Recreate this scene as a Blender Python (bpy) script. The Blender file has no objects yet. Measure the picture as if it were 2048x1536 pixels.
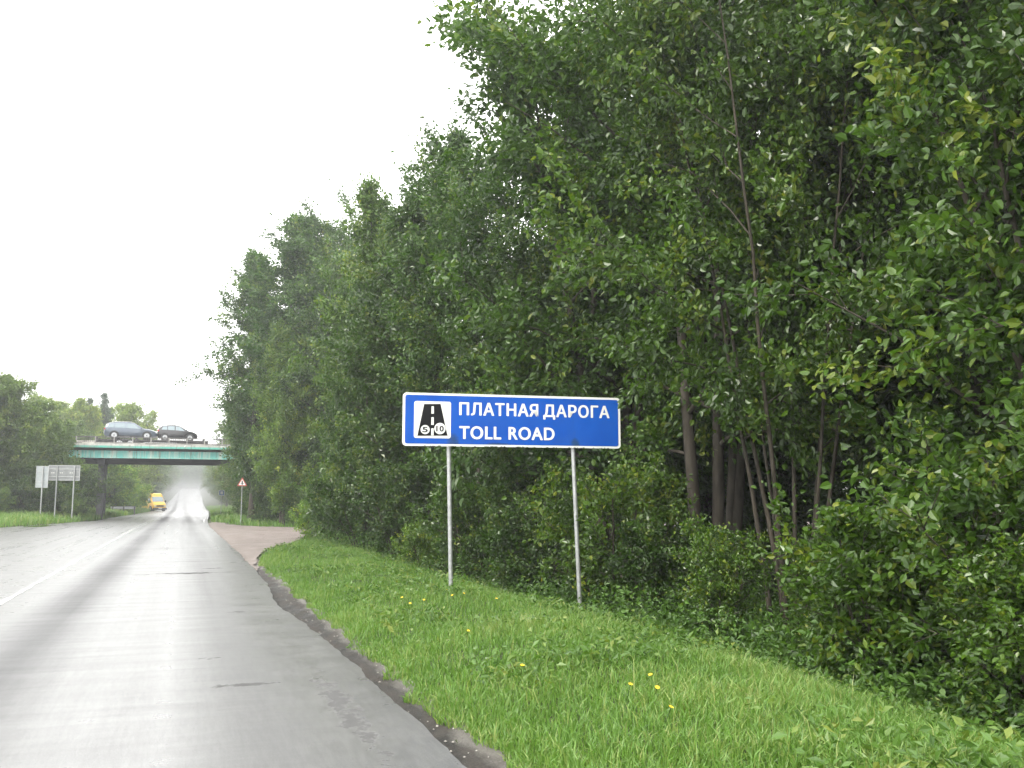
import bpy, math
import numpy as np
from mathutils import Vector

sc = bpy.context.scene
COL = sc.collection
R = math.radians
pi = math.pi

# ------------------------------------------------------------------ camera
cd = bpy.data.cameras.new('camera')
cam = bpy.data.objects.new('camera', cd)
COL.objects.link(cam)
cam.location = (0, 0, 1.45)
cam.rotation_euler = (R(90 + 7.239), 0, R(-19.462))
cd.sensor_width = 36.0
cd.lens = 36.0 * 1850 / 2048
cd.clip_start = 0.05
cd.clip_end = 3000
sc.camera = cam

# ------------------------------------------------------------------ sky, sun, exposure
SUN_EL, SUN_AZ = 50.0, -132.0         # sun high on the left, a little behind, veiled by cloud
world = bpy.data.worlds.new('World')
sc.world = world
world.use_nodes = True
wn, wl = world.node_tree.nodes, world.node_tree.links
wn.clear()
w_out = wn.new('ShaderNodeOutputWorld')
w_bg = wn.new('ShaderNodeBackground')
w_bg.inputs['Strength'].default_value = 0.1
w_sky = wn.new('ShaderNodeTexSky')
w_sky.sky_type = 'NISHITA'
w_sky.sun_disc = False
w_sky.sun_elevation = R(SUN_EL)
w_sky.sun_rotation = R(SUN_AZ)
w_noise = wn.new('ShaderNodeTexNoise')
w_noise.inputs['Scale'].default_value = 1.6
w_noise.inputs['Detail'].default_value = 4
w_ramp = wn.new('ShaderNodeValToRGB')
w_ramp.color_ramp.elements[0].position = 0.3
w_ramp.color_ramp.elements[0].color = (0.84, 0.84, 0.83, 1)
w_ramp.color_ramp.elements[1].position = 0.7
w_ramp.color_ramp.elements[1].color = (1, 0.99, 0.965, 1)
w_mul = wn.new('ShaderNodeVectorMath')
w_mul.operation = 'SCALE'
w_mul.inputs['Scale'].default_value = 17.0      # an even cloud layer
w_mix = wn.new('ShaderNodeMixRGB')
w_mix.inputs['Fac'].default_value = 0.92
wl.new(w_noise.outputs['Fac'], w_ramp.inputs['Fac'])
wl.new(w_ramp.outputs['Color'], w_mul.inputs[0])
wl.new(w_sky.outputs['Color'], w_mix.inputs[1])
wl.new(w_mul.outputs[0], w_mix.inputs[2])
wl.new(w_mix.outputs['Color'], w_bg.inputs['Color'])
wl.new(w_bg.outputs['Background'], w_out.inputs['Surface'])

sd = bpy.data.lights.new('sun', 'SUN')
sd.energy = 1.5
sd.angle = R(12)
sd.color = (1.0, 0.95, 0.87)
sun = bpy.data.objects.new('sun', sd)
COL.objects.link(sun)
# direction towards the sun
az, el = R(SUN_AZ), R(SUN_EL)
to_sun = Vector((math.sin(az) * math.cos(el), math.cos(az) * math.cos(el), math.sin(el)))
sun.rotation_euler = to_sun.to_track_quat('Z', 'Y').to_euler()
sun.location = (0, 0, 60)

sc.view_settings.view_transform = 'Standard'
sc.view_settings.look = 'None'
sc.view_settings.exposure = 1.15
sc.view_settings.gamma = 1.0
sc.render.engine = 'CYCLES'
cy = sc.cycles
cy.adaptive_threshold = 0.03
cy.max_bounces = 5
cy.diffuse_bounces = 2
cy.glossy_bounces = 2
cy.transmission_bounces = 3
cy.volume_bounces = 0
cy.transparent_max_bounces = 8
cy.use_denoising = True
cy.sample_clamp_indirect = 4.0

# ------------------------------------------------------------------ helpers
def tag(o, label=None, cat=None, group=None, kind=None):
    if label: o['label'] = label
    if cat: o['category'] = cat
    if group: o['group'] = group
    if kind: o['kind'] = kind
    return o

def link(o, parent=None):
    COL.objects.link(o)
    if parent is not None:
        o.parent = parent
    return o

def empty(name, loc=(0, 0, 0), rz=0.0):
    o = bpy.data.objects.new(name, None)
    o.empty_display_size = 0.3
    o.location = loc
    o.rotation_euler = (0, 0, rz)
    return link(o)

def mesh_np(name, v, f, mat, smooth=False, attrs=None):
    """v (N,3); f (M,3) or (M,4) int array, or list of arrays of both widths."""
    me = bpy.data.meshes.new(name)
    fs = f if isinstance(f, list) else [f]
    fs = [np.asarray(a, dtype=np.int32) for a in fs if len(a)]
    v = np.asarray(v, dtype=np.float32)
    me.vertices.add(len(v))
    me.vertices.foreach_set('co', v.ravel())
    nl = sum(a.size for a in fs)
    npoly = sum(len(a) for a in fs)
    me.loops.add(nl)
    me.polygons.add(npoly)
    me.loops.foreach_set('vertex_index', np.concatenate([a.ravel() for a in fs]))
    tot = np.concatenate([np.full(len(a), a.shape[1], np.int32) for a in fs])
    start = np.concatenate([[0], np.cumsum(tot)[:-1]]).astype(np.int32)
    me.polygons.foreach_set('loop_start', start)
    me.polygons.foreach_set('loop_total', tot)
    me.polygons.foreach_set('use_smooth', np.full(npoly, smooth, bool))
    if attrs:
        for k, a in attrs.items():
            at = me.attributes.new(k, 'FLOAT', 'POINT')
            at.data.foreach_set('value', np.asarray(a, np.float32))
    me.materials.append(mat)
    me.update(calc_edges=True)
    me.validate()
    return me

class MB:
    """collects polygons; build() links them as one mesh object"""
    def __init__(self):
        self.v, self.f = [], []
    def add(self, v, f):
        n = len(self.v)
        self.v += [tuple(float(c) for c in p) for p in v]
        self.f += [tuple(i + n for i in q) for q in f]
        return self
    def box(self, x0, x1, y0, y1, z0, z1):
        v = [(x0, y0, z0), (x1, y0, z0), (x1, y1, z0), (x0, y1, z0), (x0, y0, z1), (x1, y0, z1), (x1, y1, z1), (x0, y1, z1)]
        return self.add(v, [(3, 2, 1, 0), (4, 5, 6, 7), (0, 1, 5, 4), (1, 2, 6, 5), (2, 3, 7, 6), (3, 0, 4, 7)])
    def cyl(self, c, axis, r, h, n=16, r2=None):
        """cylinder whose axis (0,1,2) starts at c and runs h"""
        r2 = r if r2 is None else r2
        a, b = [(1, 2), (2, 0), (0, 1)][axis]
        v = []
        for k, rr in ((0, r), (1, r2)):
            for i in range(n):
                t = 2 * pi * i / n
                p = [0, 0, 0]
                p[axis] = c[axis] + k * h
                p[a] = c[a] + rr * math.cos(t)
                p[b] = c[b] + rr * math.sin(t)
                v.append(p)
        f = [(i, (i + 1) % n, n + (i + 1) % n, n + i) for i in range(n)]
        f += [tuple(range(n - 1, -1, -1)), tuple(range(n, 2 * n))]
        return self.add(v, f)
    def prism(self, pts, y0, y1):
        """outline (x,z) extruded along y"""
        n = len(pts)
        v = [(x, y0, z) for x, z in pts] + [(x, y1, z) for x, z in pts]
        f = [(i, (i + 1) % n, n + (i + 1) % n, n + i) for i in range(n)]
        f += [tuple(range(n - 1, -1, -1)), tuple(range(n, 2 * n))]
        return self.add(v, f)
    def build(self, name, mat, parent=None, smooth=False, bevel=0):
        me = bpy.data.meshes.new(name)
        me.from_pydata(self.v, [], self.f)
        me.materials.append(mat)
        if smooth:
            me.polygons.foreach_set('use_smooth', [True] * len(me.polygons))
        me.update()
        o = link(bpy.data.objects.new(name, me), parent)
        if bevel:
            m = o.modifiers.new('bevel', 'BEVEL')
            m.width = bevel
            m.segments = 2
            m.limit_method = 'ANGLE'
        return o

def copy_tree(o, parent=None):
    c = o.copy()
    COL.objects.link(c)
    c.parent = parent
    for ch in list(o.children):
        copy_tree(ch, c)
    return c

def smooth(a, b, x):
    t = np.clip((np.asarray(x, float) - a) / (b - a), 0, 1)
    return t * t * (3 - 2 * t)

def lattice_noise(x, y, seed=0):
    """smooth value noise on arrays, -1..1"""
    x = np.asarray(x, float); y = np.asarray(y, float)
    xi, yi = np.floor(x).astype(np.int64), np.floor(y).astype(np.int64)
    fx, fy = x - xi, y - yi
    fx = fx * fx * (3 - 2 * fx); fy = fy * fy * (3 - 2 * fy)
    def h(a, b):
        n = (a * 374761393 + b * 668265263 + seed * 1442695041) & 0x7fffffff
        n = ((n ^ (n >> 13)) * 1274126177) & 0x7fffffff
        return ((n ^ (n >> 16)) & 0xffff) / 32767.5 - 1
    return (h(xi, yi) * (1 - fx) + h(xi + 1, yi) * fx) * (1 - fy) + (h(xi, yi + 1) * (1 - fx) + h(xi + 1, yi + 1) * fx) * fy

# ------------------------------------------------------------------ materials
class NT:
    def __init__(self, name):
        self.m = bpy.data.materials.new(name)
        self.m.use_nodes = True
        self.n, self.l = self.m.node_tree.nodes, self.m.node_tree.links
        self.n.clear()
        self.out = self.n.new('ShaderNodeOutputMaterial')
    def new(self, t, **kw):
        x = self.n.new(t)
        for k, v in kw.items():
            setattr(x, k, v)
        return x
    def put(self, sock, v):
        if hasattr(v, 'is_output') or isinstance(v, bpy.types.NodeSocket):
            self.l.new(v, sock)
        else:
            if sock.type == 'RGBA' and len(v) == 3:
                v = (*v, 1)
            sock.default_value = v
    def coord(self, scale=(1, 1, 1)):
        tc = self.new('ShaderNodeTexCoord')
        mp = self.new('ShaderNodeMapping')
        mp.inputs['Scale'].default_value = scale
        self.l.new(tc.outputs['Object'], mp.inputs['Vector'])
        return mp.outputs['Vector']
    def noise(self, scale, vec=None, detail=4, rough=0.55):
        x = self.new('ShaderNodeTexNoise')
        x.inputs['Scale'].default_value = scale
        x.inputs['Detail'].default_value = detail
        x.inputs['Roughness'].default_value = rough
        self.l.new(vec if vec is not None else self.coord(), x.inputs['Vector'])
        return x.outputs['Fac']
    def ramp(self, fac, stops):
        x = self.new('ShaderNodeValToRGB')
        e = x.color_ramp.elements
        while len(e) < len(stops):
            e.new(0.5)
        for i, (p, c) in enumerate(stops):
            e[i].position = p
            e[i].color = (c, c, c, 1) if not hasattr(c, '__len__') else (*c, 1)
        self.l.new(fac, x.inputs['Fac'])
        return x.outputs['Color']
    def mix(self, fac, a, b, mode='MIX'):
        x = self.new('ShaderNodeMixRGB', blend_type=mode)
        self.put(x.inputs[0], fac); self.put(x.inputs[1], a); self.put(x.inputs[2], b)
        return x.outputs[0]
    def math(self, op, a, b=0.0, clamp=False):
        x = self.new('ShaderNodeMath', operation=op, use_clamp=clamp)
        self.put(x.inputs[0], a); self.put(x.inputs[1], b)
        return x.outputs[0]
    def bump(self, h, strength, dist=0.02):
        x = self.new('ShaderNodeBump')
        x.inputs['Strength'].default_value = strength
        x.inputs['Distance'].default_value = dist
        self.l.new(h, x.inputs['Height'])
        return x.outputs['Normal']
    def principled(self, color, rough=0.6, metal=0.0, spec=0.5, normal=None, coat=0.0):
        p = self.new('ShaderNodeBsdfPrincipled')
        self.put(p.inputs['Base Color'], color)
        self.put(p.inputs['Roughness'], rough)
        self.put(p.inputs['Metallic'], metal)
        self.put(p.inputs['Specular IOR Level'], spec)
        self.put(p.inputs['Coat Weight'], coat)
        if normal is not None:
            self.l.new(normal, p.inputs['Normal'])
        return p.outputs[0]
    def done(self, shader):
        self.l.new(shader, self.out.inputs['Surface'])
        return self.m

def simple(name, col, rough=0.6, metal=0.0, spec=0.5, var=0.25, scale=6.0, coat=0.0):
    t = NT(name)
    n = t.noise(scale)
    dark = tuple(c * (1 - var) for c in col)
    light = tuple(min(1, c * (1 + var * 0.6)) for c in col)
    c = t.ramp(n, [(0.3, dark), (0.7, light)])
    return t.done(t.principled(c, rough, metal, spec, coat=coat))

def leaf_material(name, dark, light, yellow, trans=0.32, rough=0.38, spec=0.5):
    """tint attribute 0..1 gives each leaf its colour; the object's own colour shifts a whole tree"""
    t = NT(name)
    a = t.new('ShaderNodeAttribute', attribute_name='tint')
    oi = t.new('ShaderNodeObjectInfo')
    c = t.ramp(a.outputs['Fac'], [(0.0, dark), (0.62, light), (1.0, yellow)])
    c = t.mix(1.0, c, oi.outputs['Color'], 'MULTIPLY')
    p = t.principled(c, rough, 0, spec)
    tr = t.new('ShaderNodeBsdfTranslucent')
    c2 = t.mix(1.0, c, (1.25, 1.3, 0.6), 'MULTIPLY')
    t.l.new(c2, tr.inputs['Color'])
    ms = t.new('ShaderNodeMixShader')
    ms.inputs[0].default_value = trans
    t.l.new(p, ms.inputs[1]); t.l.new(tr.outputs[0], ms.inputs[2])
    return t.done(ms.outputs[0])

def bark_material(name, a, b, scale=7.0, stretch=0.25):
    t = NT(name)
    n = t.noise(scale, t.coord((1, 1, stretch)), 5, 0.65)
    c = t.ramp(n, [(0.3, a), (0.7, b)])
    return t.done(t.principled(c, 0.8, 0, 0.3, t.bump(n, 0.6, 0.02)))

M = {}
M['leaf'] = leaf_material('leaf_broad', (0.028, 0.064, 0.011), (0.074, 0.150, 0.019), (0.19, 0.23, 0.030), trans=0.36, rough=0.33, spec=0.6)
M['leaf_far'] = leaf_material('leaf_small', (0.058, 0.104, 0.020), (0.118, 0.190, 0.034), (0.21, 0.25, 0.05), rough=0.5)
M['needle'] = leaf_material('needle', (0.018, 0.038, 0.020), (0.032, 0.060, 0.028), (0.05, 0.08, 0.035), trans=0.1, rough=0.6)
M['grass'] = leaf_material('grass_blade', (0.068, 0.150, 0.022), (0.132, 0.256, 0.044), (0.28, 0.33, 0.11), trans=0.30, rough=0.42)
M['weed'] = leaf_material('weed_leaf', (0.045, 0.100, 0.018), (0.095, 0.190, 0.030), (0.20, 0.25, 0.05), trans=0.30, rough=0.42)
M['bark'] = bark_material('bark_grey_brown', (0.030, 0.025, 0.019), (0.085, 0.072, 0.057))
M['bark_shade'] = bark_material('bark_shade_brown', (0.022, 0.019, 0.014), (0.075, 0.062, 0.046))  # bark colour darkened to put shade on the bare stems
M['birch'] = bark_material('bark_birch', (0.10, 0.09, 0.08), (0.62, 0.59, 0.54), 3.0, 1.6)

def road_material():
    t = NT('wet_asphalt')
    tc = t.new('ShaderNodeTexCoord')
    sep = t.new('ShaderNodeSeparateXYZ')
    t.l.new(tc.outputs['Object'], sep.inputs[0])
    fine = t.noise(95, t.coord(), 3, 0.7)
    mid = t.noise(2.2, t.coord((1, 0.35, 1)), 5, 0.6)
    streak = t.noise(1.0, t.coord((2.6, 0.045, 1)), 4, 0.6)
    cross = t.noise(1.0, t.coord((0.5, 3.4, 1)), 5, 0.65)
    blot = t.noise(0.35, t.coord((1, 0.5, 1)), 3, 0.5)
    # the two worn wheel tracks of the near lane (centre of the lane about x = -0.45)
    x = t.math('ADD', sep.outputs['X'], 0.45)
    ax = t.math('ABSOLUTE', x)
    d = t.math('SUBTRACT', ax, 0.95)
    d = t.math('ABSOLUTE', d)
    track = t.math('SUBTRACT', 1.15, t.math('DIVIDE', d, 0.50), True)
    track = t.math('MULTIPLY', track, t.math('ADD', blot, 0.45), True)
    track = t.math('MULTIPLY', track, t.ramp(t.math('ADD', t.math('MULTIPLY', sep.outputs['X'], 0.5), 0.6), [(0.25, 1.0), (0.55, 0.45)]))
    c = t.ramp(fine, [(0.28, (0.050, 0.050, 0.051)), (0.60, (0.135, 0.134, 0.132)), (0.80, (0.28, 0.277, 0.273))])
    c = t.mix(t.ramp(mid, [(0.42, 0.0), (0.62, 0.35)]), c, (0.15, 0.148, 0.145))
    tear = t.noise(1.0, t.coord((34, 3.2, 1)), 4, 0.7)
    c = t.mix(t.ramp(tear, [(0.40, 0.45), (0.58, 0.0)]), c, (0.06, 0.06, 0.06))
    c = t.mix(t.math('MULTIPLY', track, 0.85), c, (0.030, 0.030, 0.032))
    # broken, dirt-filled patches near the edge and along old joints
    def spot(xc, yc, rx, ry):
        dx = t.math('DIVIDE', t.math('SUBTRACT', sep.outputs['X'], xc), rx)
        dy = t.math('DIVIDE', t.math('SUBTRACT', sep.outputs['Y'], yc), ry)
        q = t.math('ADD', t.math('MULTIPLY', dx, dx), t.math('MULTIPLY', dy, dy))
        return t.math('SUBTRACT', 1.0, q, True)
    dmg = spot(1.14, 6.9, 0.17, 2.2)
    for a in ((0.15, 20.3, 0.9, 0.45), (0.75, 13.0, 0.2, 0.16), (0.5, 7.9, 0.4, 0.12), (0.3, 9.3, 0.2, 0.1), (0.7, 21.6, 0.35, 0.22)):
        dmg = t.math('MAXIMUM', dmg, spot(*a))
    dn = t.noise(1.0, t.coord((6.5, 5.0, 1)), 6, 0.72)
    dmask = t.ramp(t.math('ADD', dn, t.math('MULTIPLY', dmg, 0.30)), [(0.70, 0.0), (0.78, 1.0)])
    dmask = t.math('MULTIPLY', dmask, t.math('GREATER_THAN', dmg, 0.001))
    c = t.mix(t.math('MULTIPLY', dmask, 0.7), c, (0.035, 0.034, 0.033))
    r = t.math('MULTIPLY', streak, 0.24)
    r = t.math('ADD', r, t.math('MULTIPLY', cross, 0.26))
    r = t.math('ADD', r, 0.06)
    r = t.math('ADD', r, t.math('MULTIPLY', track, 0.26))
    r = t.math('ADD', r, t.math('MULTIPLY', dmask, 0.4))
    h = t.math('ADD', t.math('MULTIPLY', fine, 0.7), t.math('MULTIPLY', cross, 1.3))
    h = t.math('ADD', h, t.math('MULTIPLY', tear, 0.35))
    h = t.math('SUBTRACT', h, t.math('MULTIPLY', dmask, 1.5))
    nrm = t.bump(h, 0.22, 0.006)
    return t.done(t.principled(c, r, 0, 0.75, nrm))

def ground_material():
    t = NT('verge_soil')
    n = t.noise(0.8, None, 5)
    n2 = t.noise(9.0, None, 5, 0.7)
    c = t.ramp(n, [(0.3, (0.030, 0.040, 0.014)), (0.6, (0.045, 0.065, 0.020)), (0.8, (0.07, 0.065, 0.04))])
    c = t.mix(t.ramp(n2, [(0.5, 0.0), (0.75, 0.6)]), c, (0.05, 0.042, 0.03))
    return t.done(t.principled(c, 0.85, 0, 0.25, t.bump(n2, 0.7, 0.05)))

def gravel_material():
    t = NT('red_gravel')
    n = t.noise(1.6, t.coord((1, 0.5, 1)), 5)
    n2 = t.noise(38, None, 4, 0.75)
    w = t.noise(0.9, t.coord((0.5, 2.2, 1)), 4)
    c = t.ramp(n2, [(0.3, (0.090, 0.074, 0.065)), (0.7, (0.235, 0.196, 0.175))])
    c = t.mix(t.ramp(n, [(0.45, 0.0), (0.7, 0.5)]), c, (0.25, 0.215, 0.195))
    c = t.mix(t.ramp(w, [(0.62, 0.0), (0.70, 0.55)]), c, (0.10, 0.075, 0.06))
    r = t.ramp(w, [(0.55, 0.75), (0.72, 0.35)])
    return t.done(t.principled(c, r, 0, 0.4, t.bump(n2, 0.7, 0.03)))

def shoulder_material():
    t = NT('wet_dirt')
    n = t.noise(3.2, t.coord((1.6, 0.6, 1)), 5, 0.6)
    n2 = t.noise(60, None, 4, 0.75)
    c = t.ramp(n2, [(0.3, (0.020, 0.017, 0.014)), (0.75, (0.085, 0.073, 0.062))])
    c = t.mix(t.ramp(n, [(0.40, 0.0), (0.55, 0.85)]), c, (0.014, 0.013, 0.011))
    tc = t.new('ShaderNodeTexCoord')
    sep = t.new('ShaderNodeSeparateXYZ')
    t.l.new(tc.outputs['Object'], sep.inputs[0])
    off = t.math('ADD', t.math('SUBTRACT', sep.outputs['X'], 1.55), t.math('MULTIPLY', t.math('SUBTRACT', n, 0.5), 0.35))
    c = t.mix(t.ramp(off, [(0.16, 0.0), (0.26, 0.8)]), c, t.ramp(n2, [(0.3, (0.09, 0.082, 0.07)), (0.75, (0.22, 0.205, 0.185))]))
    r = t.ramp(n, [(0.4, 0.7), (0.6, 0.5)])
    return t.done(t.principled(c, r, 0, 0.3, t.bump(n2, 0.9, 0.02)))

def streaked(name, base, pale, stain, amount=0.5):
    """painted steel with runs of dirt and rust"""
    t = NT(name)
    v = t.noise(1.0, t.coord((1.6, 1, 0.18)), 5, 0.65)
    v2 = t.noise(1.0, t.coord((5.5, 1, 0.30)), 4, 0.7)
    n = t.noise(2.5, None, 4)
    c = t.mix(t.ramp(v, [(0.48, 0.0), (0.60, 0.85)]), base, pale)
    c = t.mix(t.ramp(v2, [(0.56, 0.0), (0.70, amount)]), c, stain)
    c = t.mix(t.ramp(n, [(0.6, 0.0), (0.72, amount * 0.7)]), c, stain)
    return t.done(t.principled(c, 0.55, 0, 0.35))

M['road'] = road_material()
M['ground'] = ground_material()
M['gravel'] = gravel_material()
M['dirt'] = shoulder_material()
M['crack_band'] = simple('dark_crack_band', (0.018, 0.018, 0.018), 0.6, var=0.4, scale=30)
M['wet_patch'] = simple('standing_water', (0.030, 0.029, 0.027), 0.12, var=0.3, scale=3)
M['line'] = simple('worn_road_paint', (0.42, 0.42, 0.41), 0.25, var=0.5, scale=7)
M['turq'] = streaked('turquoise_paint', (0.22, 0.60, 0.54), (0.62, 0.68, 0.60), (0.20, 0.13, 0.08), 0.85)
M['turq_ledge'] = streaked('turquoise_ledge', (0.13, 0.44, 0.36), (0.22, 0.33, 0.28), (0.06, 0.06, 0.045), 0.8)
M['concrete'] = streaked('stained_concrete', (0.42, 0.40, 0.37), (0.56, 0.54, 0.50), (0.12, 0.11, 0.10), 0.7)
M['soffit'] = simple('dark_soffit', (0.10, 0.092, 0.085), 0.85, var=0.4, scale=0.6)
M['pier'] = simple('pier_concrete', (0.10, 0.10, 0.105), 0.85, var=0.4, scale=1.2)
M['rail'] = simple('rail_dark', (0.10, 0.095, 0.09), 0.6, var=0.4, scale=2)
M['rail_post'] = simple('rail_post_pale', (0.33, 0.32, 0.30), 0.7, var=0.5, scale=2)
M['galv'] = simple('galvanised_steel', (0.42, 0.43, 0.43), 0.45, 0.55, var=0.25, scale=18)
M['sign_back'] = simple('weathered_sign_back', (0.24, 0.25, 0.25), 0.6, 0.1, var=0.22, scale=3)
M['sign_back_light'] = simple('pale_sign_back', (0.36, 0.39, 0.40), 0.55, 0.1, var=0.12, scale=3)
def sign_blue():
    t = NT('sign_blue')
    a = t.noise(1.0, t.coord((3.0, 1, 0.7)), 5, 0.65)
    b = t.noise(1.3, None, 3)
    c = t.mix(t.ramp(b, [(0.35, 0.0), (0.65, 1.0)]), (0.001, 0.066, 0.38), (0.002, 0.086, 0.45))
    c = t.mix(t.ramp(a, [(0.56, 0.0), (0.72, 0.28)]), c, (0.02, 0.06, 0.17))
    tc = t.new('ShaderNodeTexCoord')
    sep = t.new('ShaderNodeSeparateXYZ')
    t.l.new(tc.outputs['Object'], sep.inputs[0])
    g = None
    for (gx, gz2, rx, rz) in ((0.80, 2.37, 0.13, 0.20), (2.82, 2.36, 0.10, 0.16), (1.55, 2.34, 0.30, 0.06)):   # algae where water runs off the posts
        dx = t.math('DIVIDE', t.math('SUBTRACT', sep.outputs['X'], gx), rx)
        dz = t.math('DIVIDE', t.math('SUBTRACT', sep.outputs['Z'], gz2), rz)
        q = t.math('SUBTRACT', 1.0, t.math('ADD', t.math('MULTIPLY', dx, dx), t.math('MULTIPLY', dz, dz)), True)
        g = q if g is None else t.math('MAXIMUM', g, q)
    gn = t.noise(9.0, None, 5, 0.7)
    c = t.mix(t.ramp(t.math('MULTIPLY', g, gn), [(0.12, 0.0), (0.45, 0.75)]), c, (0.018, 0.045, 0.075))
    return t.done(t.principled(c, t.ramp(b, [(0.3, 0.4), (0.7, 0.6)]), 0, 0.22))
M['blue'] = sign_blue()
M['white'] = simple('sign_white', (0.76, 0.76, 0.73), 0.45, var=0.08, scale=3)
M['ink'] = simple('sign_black', (0.006, 0.006, 0.007), 0.6, spec=0.15, var=0.1)
M['red'] = simple('sign_red', (0.42, 0.09, 0.06), 0.45, var=0.15)
M['grime'] = simple('algae_grime', (0.035, 0.045, 0.02), 0.8, var=0.4, scale=30)
M['steelgrey'] = simple('car_paint_blue_grey', (0.095, 0.120, 0.155), 0.3, 0.3, var=0.05, coat=0.8)
M['blackpaint'] = simple('car_paint_black', (0.014, 0.013, 0.015), 0.22, 0.0, var=0.05, coat=0.8)
M['yellow'] = simple('van_paint_yellow', (0.80, 0.45, 0.015), 0.4, 0.0, var=0.06, coat=0.3)
M['glass'] = simple('window_glass', (0.055, 0.07, 0.08), 0.06, 0.0, 0.8, var=0.05)
M['reflection_glass'] = simple('window_glass_pale_reflection', (0.20, 0.25, 0.27), 0.08, 0.3, 0.9, var=0.05)  # reflection put into the glass colour as a pale tone
M['tyre'] = simple('tyre_rubber', (0.02, 0.02, 0.02), 0.8)
M['rim'] = simple('alloy_rim', (0.45, 0.46, 0.47), 0.35, 0.7)
M['chrome'] = simple('bright_trim', (0.62, 0.63, 0.64), 0.25, 0.8)
M['plastic'] = simple('dark_plastic', (0.03, 0.03, 0.032), 0.6)
M['lamp_glass'] = simple('lamp_lens', (0.65, 0.66, 0.62), 0.15, 0.2)
M['lamp_red'] = simple('tail_lamp', (0.45, 0.03, 0.02), 0.2)
M['truck'] = simple('trailer_steel', (0.075, 0.07, 0.068), 0.6, 0.2, var=0.35)
M['pale_blue'] = simple('faded_sign_blue', (0.10, 0.19, 0.36), 0.5, var=0.2)
M['flower'] = simple('flower_yellow', (0.75, 0.52, 0.02), 0.6, var=0.1)
M['stone'] = simple('pale_stone', (0.36, 0.34, 0.31), 0.8, var=0.3, scale=20)

# ------------------------------------------------------------------ lie of the land
def road_c(Y):
    return np.interp(Y, [-100, 58, 75, 100, 150, 450, 900], [-2.4, -2.4, -2.1, -1.35, -0.15, 3.0, 9.0])
def road_z(Y):
    Y = np.asarray(Y, float)
    t = np.clip(Y - 165, 0, 400)
    return np.where(t < 60, 0.0265 * t * t / 120.0, 0.0265 * (t - 30))
def edge_r(Y):
    return road_c(Y) + 3.95
def edge_l(Y):
    return np.interp(Y, [-100, 0, 40, 59, 66, 73, 86, 110, 150], [-11.5, -11, -10.5, -9.5, -8.0, -7.0, -6.2, -5.3, -4.2]) * (np.asarray(Y) <= 150) + (road_c(Y) - 4.05) * (np.asarray(Y) > 150)

def ground_z(X, Y):
    X = np.asarray(X, float); Y = np.asarray(Y, float)
    s = X - edge_r(Y)
    near = np.interp(s, [-1, -0.05, 0.2, 0.5, 1.2, 2.6, 3.4, 4.8, 6.5, 10, 40], [-0.14, -0.12, -0.085, -0.01, 0.03, 0.04, -0.10, -0.50, -0.72, -0.70, -0.3])
    flat = np.interp(s, [-1, -0.05, 0.4, 40], [-0.14, -0.12, -0.07, 0.1])
    far = np.interp(s, [-1, -0.05, 0.3, 3, 9, 40], [-0.14, -0.12, -0.02, 0.16, 0.30, 0.6])
    a = smooth(24, 31, Y); b = smooth(60, 68, Y)
    rgt = near * (1 - a) + flat * a * (1 - b) + far * b
    q = edge_l(Y) - X
    lft = np.interp(q, [-1, -0.05, 0.3, 2.5, 8, 40], [-0.14, -0.12, 0.0, 0.28, 0.5, 0.8])
    z = np.where(s > -1, rgt, np.where(q > -1, lft, -0.14)) + road_z(Y)
    rough = 0.035 * lattice_noise(X * 1.3, Y * 1.3, 5) + 0.05 * lattice_noise(X * 0.35, Y * 0.35, 9)
    wgt = np.clip(np.maximum(s - 0.3, q - 0.3), 0, 1)
    return z + rough * wgt

def build_ground():
    xs = np.unique(np.round(np.concatenate([np.linspace(-300, -40, 27), np.linspace(-40, -12, 29), np.arange(-12, 1.2, 0.5),
                    np.arange(1.2, 9, 0.16), np.arange(9, 40, 1.0), np.linspace(40, 300, 27)]), 3))
    ys = np.unique(np.round(np.concatenate([np.linspace(-60, 0, 13), np.arange(0, 40, 0.4), np.arange(40, 120, 1.0), np.arange(120, 560, 5), np.linspace(560, 900, 18)]), 3))
    Xg, Yg = np.meshgrid(xs, ys)
    v = np.stack([Xg, Yg, ground_z(Xg, Yg)], -1).reshape(-1, 3)
    nx, ny = len(xs), len(ys)
    i = (np.arange(ny - 1)[:, None] * nx + np.arange(nx - 1)[None, :]).ravel()
    f = np.stack([i, i + 1, i + nx + 1, i + nx], 1)
    o = link(bpy.data.objects.new('ground', mesh_np('ground', v, f, M['ground'], True)))
    tag(o, 'dark soil of the verges and forest floor', kind='structure')
build_ground()

def strip(name, ys, xl, xr, z, mat, ncol=6, skirt=0.0):
    """sheet between two edge curves; a skirt closes its sides downward"""
    ys = np.asarray(ys, float)
    t = np.linspace(0, 1, ncol)
    X = xl[:, None] * (1 - t) + xr[:, None] * t
    Y = np.repeat(ys[:, None], ncol, 1)
    Z = z if np.ndim(z) == 2 else np.repeat(np.asarray(z)[:, None], ncol, 1)
    if skirt:
        X = np.concatenate([X[:, :1], X, X[:, -1:]], 1)
        Y = np.concatenate([Y[:, :1], Y, Y[:, -1:]], 1)
        Z = np.concatenate([Z[:, :1] - skirt, Z, Z[:, -1:] - skirt], 1)
    nc = X.shape[1]
    v = np.stack([X, Y, Z], -1).reshape(-1, 3)
    i = (np.arange(len(ys) - 1)[:, None] * nc + np.arange(nc - 1)[None, :]).ravel()
    f = np.stack([i, i + 1, i + nc + 1, i + nc], 1)
    return bpy.data.objects.new(name, mesh_np(name, v, f, mat, False))

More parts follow.
